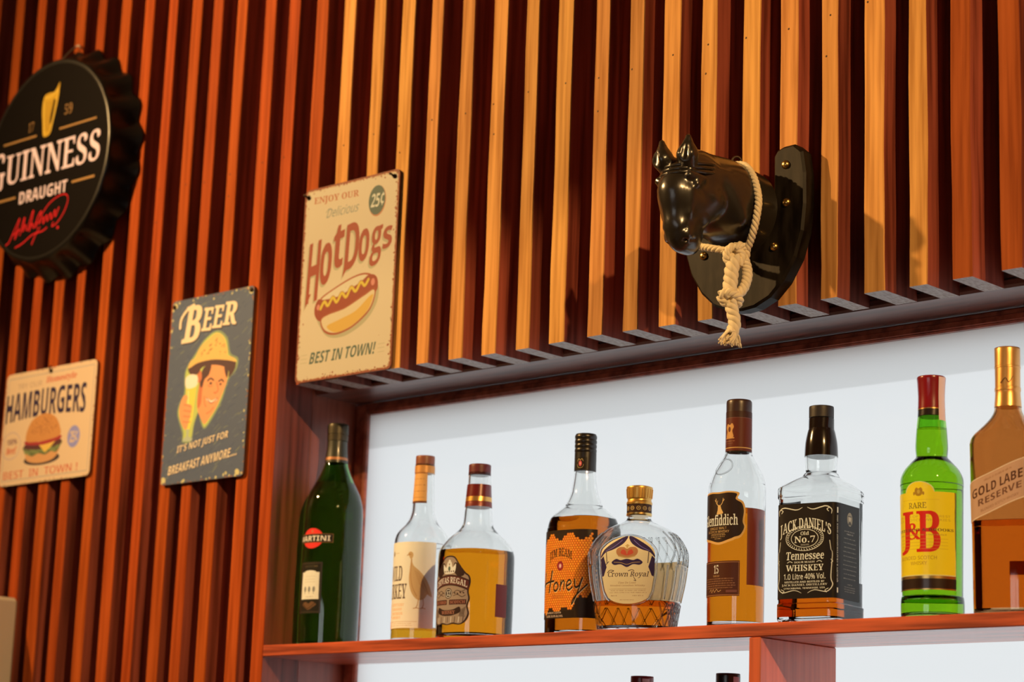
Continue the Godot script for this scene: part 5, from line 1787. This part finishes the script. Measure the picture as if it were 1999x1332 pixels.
func surface_net(cell: float, lo: Vector3, hi: Vector3) -> ArrayMesh:
	var nx := int((hi.x - lo.x) / cell) + 1
	var ny := int((hi.y - lo.y) / cell) + 1
	var nz := int((hi.z - lo.z) / cell) + 1
	var field := PackedFloat32Array()
	field.resize(nx * ny * nz)
	field.fill(1.0)
	for q in bones:
		var a: Vector3 = q[0]
		var b: Vector3 = q[1]
		var reach: float = maxf(absf(q[2]), absf(q[3])) + 0.02
		var cut: bool = q[2] < 0.0
		var l := a.min(b) - Vector3.ONE * reach
		var h := a.max(b) + Vector3.ONE * reach
		var ab := b - a
		var len2 := maxf(ab.length_squared(), 1e-9)
		var kk: float = q[4]
		for iz in range(maxi(0, int((l.z - lo.z) / cell)), mini(nz, int((h.z - lo.z) / cell) + 2)):
			for iy in range(maxi(0, int((l.y - lo.y) / cell)), mini(ny, int((h.y - lo.y) / cell) + 2)):
				for ix in range(maxi(0, int((l.x - lo.x) / cell)), mini(nx, int((h.x - lo.x) / cell) + 2)):
					var p := lo + Vector3(ix, iy, iz) * cell
					var t := clampf((p - a).dot(ab) / len2, 0.0, 1.0)
					var dv := p - a - ab * t
					dv.x *= q[5]
					var d := dv.length() - absf(lerpf(q[2], q[3], t))
					var at_ := ix + nx * (iy + ny * iz)
					var old := field[at_]
					if cut:
						var hh := clampf(0.5 - 0.5 * (old + d) / kk, 0.0, 1.0)
						field[at_] = lerpf(old, -d, hh) + kk * hh * (1.0 - hh)
					elif old >= 1.0:
						field[at_] = d
					else:
						var hh := clampf(0.5 + 0.5 * (old - d) / kk, 0.0, 1.0)
						field[at_] = lerpf(old, d, hh) - kk * hh * (1.0 - hh)
	var vert := {}
	var V := PackedVector3Array()
	var step := [1, nx, nx * ny]
	for iz in nz - 1:
		for iy in ny - 1:
			for ix in nx - 1:
				var i0 := ix + nx * (iy + ny * iz)
				var inside_ := 0
				for k in 8:
					if field[i0 + (k & 1) + nx * ((k >> 1) & 1) + nx * ny * (k >> 2)] < 0.0:
						inside_ += 1
				if inside_ == 0 or inside_ == 8:
					continue
				var sum := Vector3.ZERO
				var cnt := 0
				for k in 8:
					for ax in 3:
						if k & (1 << ax):
							continue
						var k2: int = k | (1 << ax)
						var fa := field[i0 + (k & 1) + nx * ((k >> 1) & 1) + nx * ny * (k >> 2)]
						var fb := field[i0 + (k2 & 1) + nx * ((k2 >> 1) & 1) + nx * ny * (k2 >> 2)]
						if (fa < 0.0) != (fb < 0.0):
							var pa := Vector3(k & 1, (k >> 1) & 1, k >> 2)
							pa[ax] += fa / (fa - fb)
							sum += pa
							cnt += 1
				vert[i0] = V.size()
				V.append(lo + (Vector3(ix, iy, iz) + sum / cnt) * cell)
	var I := PackedInt32Array()
	for i0: int in vert:
		var iz := i0 / (nx * ny)
		var iy := (i0 / nx) % ny
		var ix := i0 % nx
		var at3 := [ix, iy, iz]
		for ax in 3:
			var a1 := (ax + 1) % 3
			var a2 := (ax + 2) % 3
			if at3[a1] == 0 or at3[a2] == 0:
				continue
			var fa := field[i0]
			var fb := field[i0 + step[ax]]
			if (fa < 0.0) == (fb < 0.0):
				continue
			var q := [i0, i0 - step[a1], i0 - step[a1] - step[a2], i0 - step[a2]]
			if not (vert.has(q[1]) and vert.has(q[2]) and vert.has(q[3])):
				continue
			var w := [vert[q[0]], vert[q[1]], vert[q[2]], vert[q[3]]]
			if fa < 0.0:
				w.reverse()
			I.append_array([w[0], w[1], w[2], w[0], w[2], w[3]])
	var st := begin()
	st.set_smooth_group(1)
	for i in I:
		st.add_vertex(V[i])
	return done(st)

func horse() -> void:
	var o := Vector3(-1.628, 2.24, 0.0)
	var t := thing("horse_head_mount", "black lacquered horse head bust on a studded horseshoe plaque", "sculpture", o)
	# plaque: a horseshoe, open at the top, lying on the slats
	var out := PackedVector2Array()
	var outer := [[0.062, 0.1045], [0.078, 0.1050], [0.0905, 0.094], [0.0950, 0.066], [0.0955, 0.026], [0.0920, -0.008], [0.0815, -0.040], [0.0640, -0.067], [0.0430, -0.086], [0.020, -0.0955]]
	var inner := [[0.046, 0.010], [0.047, 0.052], [0.047, 0.094], [0.052, 0.1015]]
	for q in outer:
		out.append(Vector2(q[0], q[1]))
	out.append(Vector2(0, -0.0975))
	for i in range(outer.size() - 1, -1, -1):
		out.append(Vector2(-outer[i][0], outer[i][1]))
	for i in range(inner.size() - 1, -1, -1):
		out.append(Vector2(-inner[i][0], inner[i][1]))
	out.append(Vector2(-0.030, -0.006))
	out.append(Vector2(0.030, -0.006))
	for q in inner:
		out.append(Vector2(q[0], q[1]))
	var st := begin()
	var shrunk: Array = Geometry2D.offset_polygon(out, -0.003)
	rim(st, out, 0.0006, 0.017)
	var front: PackedVector2Array = shrunk[0]
	var idx := Geometry2D.triangulate_polygon(front)
	for k in range(0, idx.size(), 3):
		face(st, [Vector3(front[idx[k]].x, front[idx[k]].y, 0.020), Vector3(front[idx[k + 1]].x, front[idx[k + 1]].y, 0.020), Vector3(front[idx[k + 2]].x, front[idx[k + 2]].y, 0.020)], Vector3(0, 0, 1))
	# bevel between rim and front: nearest points
	var n := out.size()
	for i in n:
		var a := out[i]
		var b := out[(i + 1) % n]
		var a2 := nearest(front, a)
		var b2 := nearest(front, b)
		var e := (b - a).orthogonal()
		if Geometry2D.is_point_in_polygon((a + b) / 2 + e.normalized() * 0.0005, out):
			e = -e
		if a2.distance_to(b2) < 1e-6:
			face(st, [Vector3(a.x, a.y, 0.017), Vector3(b.x, b.y, 0.017), Vector3(a2.x, a2.y, 0.020)], Vector3(e.x, e.y, e.length()))
		else:
			face(st, [Vector3(a.x, a.y, 0.017), Vector3(b.x, b.y, 0.017), Vector3(b2.x, b2.y, 0.020), Vector3(a2.x, a2.y, 0.020)], Vector3(e.x, e.y, e.length()))
	var pm := wood(lin(0.022, 0.017, 0.012), M.blotch, Vector3(5, 1.2, 5), 0.45, 0.25, Vector3(0.2, 0.1, 0), 0.35)
	pm.metallic_specular = 0.22
	pm.clearcoat_enabled = false
	put(done(st), "plaque", pm, t, "dark brown horseshoe plaque")
	M.stud = turned([[0.0, 0.0056, 1], [0.0014, 0.0054], [0.0032, 0.0042], [0.0044, 0.0022], [0.0047, 0.0004, 1]], 3, 20)
	for q in [[0.066, 0.080], [0.068, 0.031], [0.050, -0.023], [-0.060, -0.018], [-0.070, 0.031], [-0.066, 0.080], [0.0, -0.066]]:
		if q[1] < -0.05:
			continue
		var s := put(M.stud, "stud", M.brass, t, "round brass stud")
		s.rotation.x = PI / 2
		s.position = Vector3(q[0], q[1], 0.0198)
	# neck and head, one skin
	bone(Vector3(0, 0.027, 0.010), Vector3(0, 0.034, 0.055), 0.056, 0.047, 0.02, 1.0)
	bone(Vector3(0, 0.034, 0.055), Vector3(0, 0.044, 0.105), 0.047, 0.036, 0.02, 1.05)
	bone(Vector3(0, 0.066, 0.03), Vector3(0, 0.071, 0.112), 0.017, 0.014, 0.02, 1.3)        # crest
	bone(Vector3(0, 0.046, 0.122), Vector3(0, 0.024, 0.133), 0.034, 0.039, 0.012, 1.32)     # skull
	bone(Vector3(0, 0.022, 0.136), Vector3(0, -0.012, 0.138), 0.037, 0.0265, 0.012, 1.45)   # face
	bone(Vector3(0, -0.014, 0.139), Vector3(0, -0.027, 0.138), 0.0250, 0.0225, 0.010, 1.22) # muzzle
	bone(Vector3(0, -0.037, 0.124), Vector3(0, -0.026, 0.118), 0.0105, 0.010, 0.010, 1.0)   # chin
	pair(Vector3(0.0145, 0.018, 0.112), Vector3(0.0125, -0.001, 0.120), 0.0215, 0.0135, 0.008)   # cheeks
	pair(Vector3(0.0268, 0.031, 0.147), Vector3(0.0266, 0.029, 0.143), 0.0066, 0.0060, 0.002)    # eyes
	pair(Vector3(0.0235, 0.041, 0.157), Vector3(0.0300, 0.039, 0.138), 0.0056, 0.0046, 0.004)    # brows
	pair(Vector3(0.0215, 0.022, 0.152), Vector3(0.0190, -0.004, 0.150), 0.0042, 0.0036, 0.008)   # cheek ridges
	pair(Vector3(0.0095, -0.021, 0.153), Vector3(0.0130, -0.030, 0.147), 0.0070, 0.0070, 0.006)  # nostrils
	pair(Vector3(0.0155, 0.052, 0.146), Vector3(0.0190, 0.068, 0.156), 0.0100, 0.0125, 0.007)    # ears
	pair(Vector3(0.0190, 0.068, 0.156), Vector3(0.0205, 0.090, 0.157), 0.0128, 0.0036, 0.005)
	for s: float in [-1.0, 1.0]:
		bones.append([Vector3(s * 0.0235, 0.062, 0.170), Vector3(s * 0.0235, 0.084, 0.163), -0.0075, -0.0026, 0.002, 1.0])   # hollow of the ear
		bones.append([Vector3(s * 0.0150, -0.027, 0.161), Vector3(s * 0.0180, -0.023, 0.155), -0.0032, -0.0026, 0.002, 1.0])  # nostril
		bones.append([Vector3(s * 0.012, -0.037, 0.150), Vector3(s * 0.024, -0.030, 0.124), -0.0020, -0.0016, 0.002, 1.0])    # mouth
		bones.append([Vector3(s * 0.034, 0.024, 0.141), Vector3(s * 0.034, 0.020, 0.136), -0.0060, -0.0050, 0.004, 1.0])      # under the eye
	pair(Vector3(0.036, 0.004, 0.070), Vector3(0.026, 0.050, 0.096), 0.009, 0.006, 0.012)      # neck muscle
	var lacquer := mat(lin(0.020, 0.016, 0.012), 0.30, 0.0, 0.7)
	lacquer.clearcoat_roughness = 0.2
	put(surface_net(0.0026, Vector3(-0.062, -0.060, 0.0185), Vector3(0.062, 0.116, 0.200)), "head", lacquer, t, "glossy black head and neck")
	# bands of the carved bridle round the forehead
	for k in 3:
		st = begin()
		var path := []
		for i in 33:
			var a := TAU * i / 32.0
			path.append(Vector3((0.0300 - 0.0006 * k) * sin(a), 0.0500 + 0.0056 * k - 0.006 * cos(a), 0.1275 + (0.0405 - 0.0028 * k) * cos(a)))
		tube(st, path, 0.0027, 8, 1.0, false)
		put(done(st), "bridle_band", lacquer, t)
	# ring screw on the crest
	st = begin()
	var loop := []
	for i in 17:
		var a := TAU * i / 16.0
		loop.append(Vector3(0.010 + 0.0055 * cos(a) * 0.7, 0.0885 + 0.0055 * sin(a), 0.046 - 0.0055 * cos(a) * 0.7))
	tube(st, loop, 0.0016, 7, 1.0, false)
	tube(st, [Vector3(0.011, 0.083, 0.044), Vector3(0.022, 0.074, 0.030)], 0.0016, 6)
	put(done(st), "ring_screw", M.nail, t, "dark ring screw")
	rope(o)

func nearest(poly: PackedVector2Array, p: Vector2) -> Vector2:
	var best := poly[0]
	for q in poly:
		if q.distance_squared_to(p) < best.distance_squared_to(p):
			best = q
	return best

func strands(st: SurfaceTool, path: Array, rad: float, pitch: float, count := 3, loose := 0.0) -> void:
	# laid rope: strands wound round the path
	var up := Vector3(0.3, 0.2, 0.9).normalized()
	var run := 0.0
	var lanes := []
	for s in count:
		lanes.append([])
	for i in path.size():
		var d: Vector3 = (path[mini(i + 1, path.size() - 1)] - path[maxi(i - 1, 0)]).normalized()
		var sx := d.cross(up).normalized()
		up = sx.cross(d).normalized()
		if i:
			run += path[i].distance_to(path[i - 1])
		for s in count:
			var a := TAU * (run / pitch + float(s) / count)
			lanes[s].append(path[i] + (sx * cos(a) + up * sin(a)) * rad * 0.52)
	for s in count:
		tube(st, lanes[s], rad * 0.56, 7)

func rope(o: Vector3) -> void:
	var t := thing("rope", "cream twisted rope looped and knotted round the horse neck, frayed end hanging", "rope", Vector3(-1.605, 2.205, 0.055))
	var b := Vector3(-1.605, 2.205, 0.055)
	var m := mat(lin(0.82, 0.70, 0.47), 0.85)
	m.rim_enabled = true
	m.rim = 0.3
	var g := func(flat: Array, per: int) -> Array:
		var p := []
		for i in range(0, flat.size(), 3):
			p.append(Vector3(flat[i], flat[i + 1], flat[i + 2]) - b)
		return smooth_path(p, per)
	var st := begin()
	strands(st, g.call([-1.622, 2.3235, 0.048, -1.600, 2.3170, 0.052, -1.582, 2.2960, 0.058, -1.5735, 2.2700, 0.060, -1.5735, 2.2500, 0.062, -1.580, 2.2300, 0.060, -1.594, 2.2130, 0.052, -1.602, 2.2060, 0.050], 10), 0.0048, 0.018)
	put(done(st), "loop", m, t)
	st = begin()
	strands(st, g.call([-1.600, 2.2060, 0.054, -1.612, 2.2060, 0.060, -1.622, 2.2090, 0.070, -1.640, 2.2140, 0.072, -1.662, 2.2230, 0.066, -1.678, 2.250, 0.060, -1.680, 2.2850, 0.055, -1.660, 2.3140, 0.050, -1.632, 2.3245, 0.048], 10), 0.0045, 0.018)
	put(done(st), "loop", m, t)
	st = begin()   # knot under the neck: wraps over the two ends
	strands(st, g.call([-1.604, 2.2110, 0.066, -1.600, 2.2135, 0.058, -1.598, 2.2080, 0.050, -1.602, 2.1960, 0.052, -1.608, 2.1890, 0.062, -1.612, 2.1970, 0.072, -1.609, 2.2090, 0.070, -1.604, 2.2110, 0.062, -1.600, 2.2020, 0.056, -1.602, 2.1900, 0.060], 8), 0.0052, 0.019)
	put(done(st), "knot", m, t)
	st = begin()
	strands(st, g.call([-1.606, 2.2000, 0.063, -1.608, 2.1850, 0.066, -1.609, 2.1700, 0.067, -1.610, 2.1560, 0.068, -1.610, 2.1460, 0.069], 10), 0.0088, 0.027)
	strands(st, g.call([-1.600, 2.1980, 0.052, -1.599, 2.1860, 0.047, -1.599, 2.1740, 0.047, -1.602, 2.1600, 0.051, -1.607, 2.1520, 0.058, -1.612, 2.1490, 0.066], 10), 0.0062, 0.017)
	put(done(st), "doubled_strand", m, t)
	st = begin()
	strands(st, g.call([-1.616, 2.1490, 0.078, -1.606, 2.1520, 0.074, -1.600, 2.1470, 0.062, -1.606, 2.1400, 0.058, -1.614, 2.1410, 0.070, -1.617, 2.1480, 0.077], 8), 0.0056, 0.018)
	put(done(st), "knot", m, t)
	st = begin()
	strands(st, g.call([-1.609, 2.1440, 0.067, -1.608, 2.1300, 0.064, -1.606, 2.1180, 0.062, -1.607, 2.1080, 0.063, -1.608, 2.1020, 0.066], 10), 0.0078, 0.026)
	put(done(st), "tail", m, t)
	st = begin()
	var r2 := RandomNumberGenerator.new()
	r2.seed = 4
	for k in 46:
		var a := r2.randf() * TAU
		var spread := 0.0135 * sqrt(r2.randf())
		var side := -1.0 if k % 3 else 1.0
		var top := Vector3(-1.608 + 0.005 * cos(a), 2.106, 0.066 + 0.005 * sin(a))
		var low := Vector3(-1.6085 + spread * cos(a) * 0.6, 2.0860 + 0.007 * r2.randf(), 0.069 - side * 0.009 + spread * sin(a))
		tube(st, smooth_path([top - b, top.lerp(low, 0.5) + Vector3(r2.randfn(0, 0.001), 0, r2.randfn(0, 0.0015)) - b, low - b], 4), 0.0017, 5, 0.5)
	put(done(st), "frayed_end", m, t)

# ------------------------------------------------------------------ refrigerator, only the top of its flank shows
func fridge() -> void:
	var p := at(-3.393, 1.8815, 0.0)
	var w := 0.62
	var d := 0.60
	var t := thing("refrigerator", "tall plain beige refrigerator standing against the batten wall", "refrigerator", Vector3(p.x - w / 2, 0, 0.004 + d / 2))
	var m := mat(lin(0.62, 0.58, 0.50), 0.55)
	put(box_mesh(Vector3(-w / 2, 0.03, -d / 2), Vector3(w / 2, p.y, d / 2 - 0.05), 0.006), "body", m, t)
	put(box_mesh(Vector3(-w / 2, 0.06, d / 2 - 0.048), Vector3(w / 2, p.y * 0.66, d / 2), 0.008), "door", m, t)
	put(box_mesh(Vector3(-w / 2, p.y * 0.66 + 0.008, d / 2 - 0.048), Vector3(w / 2, p.y, d / 2), 0.008), "door", m, t)
	var hm := mat(lin(0.3, 0.3, 0.3), 0.4, 0.7)
	for y: float in [p.y * 0.5, p.y * 0.72]:
		put(box_mesh(Vector3(w / 2 - 0.07, y, d / 2 + 0.0005), Vector3(w / 2 - 0.045, y + 0.22, d / 2 + 0.03), 0.006), "handle", hm, t)
	for sx: float in [-1.0, 1.0]:
		for sz: float in [-1.0, 1.0]:
			put(box_mesh(Vector3(sx * 0.26 - 0.02, 0.0, sz * 0.22 - 0.02), Vector3(sx * 0.26 + 0.02, 0.03, sz * 0.22 + 0.02), 0.003), "foot", hm, t)
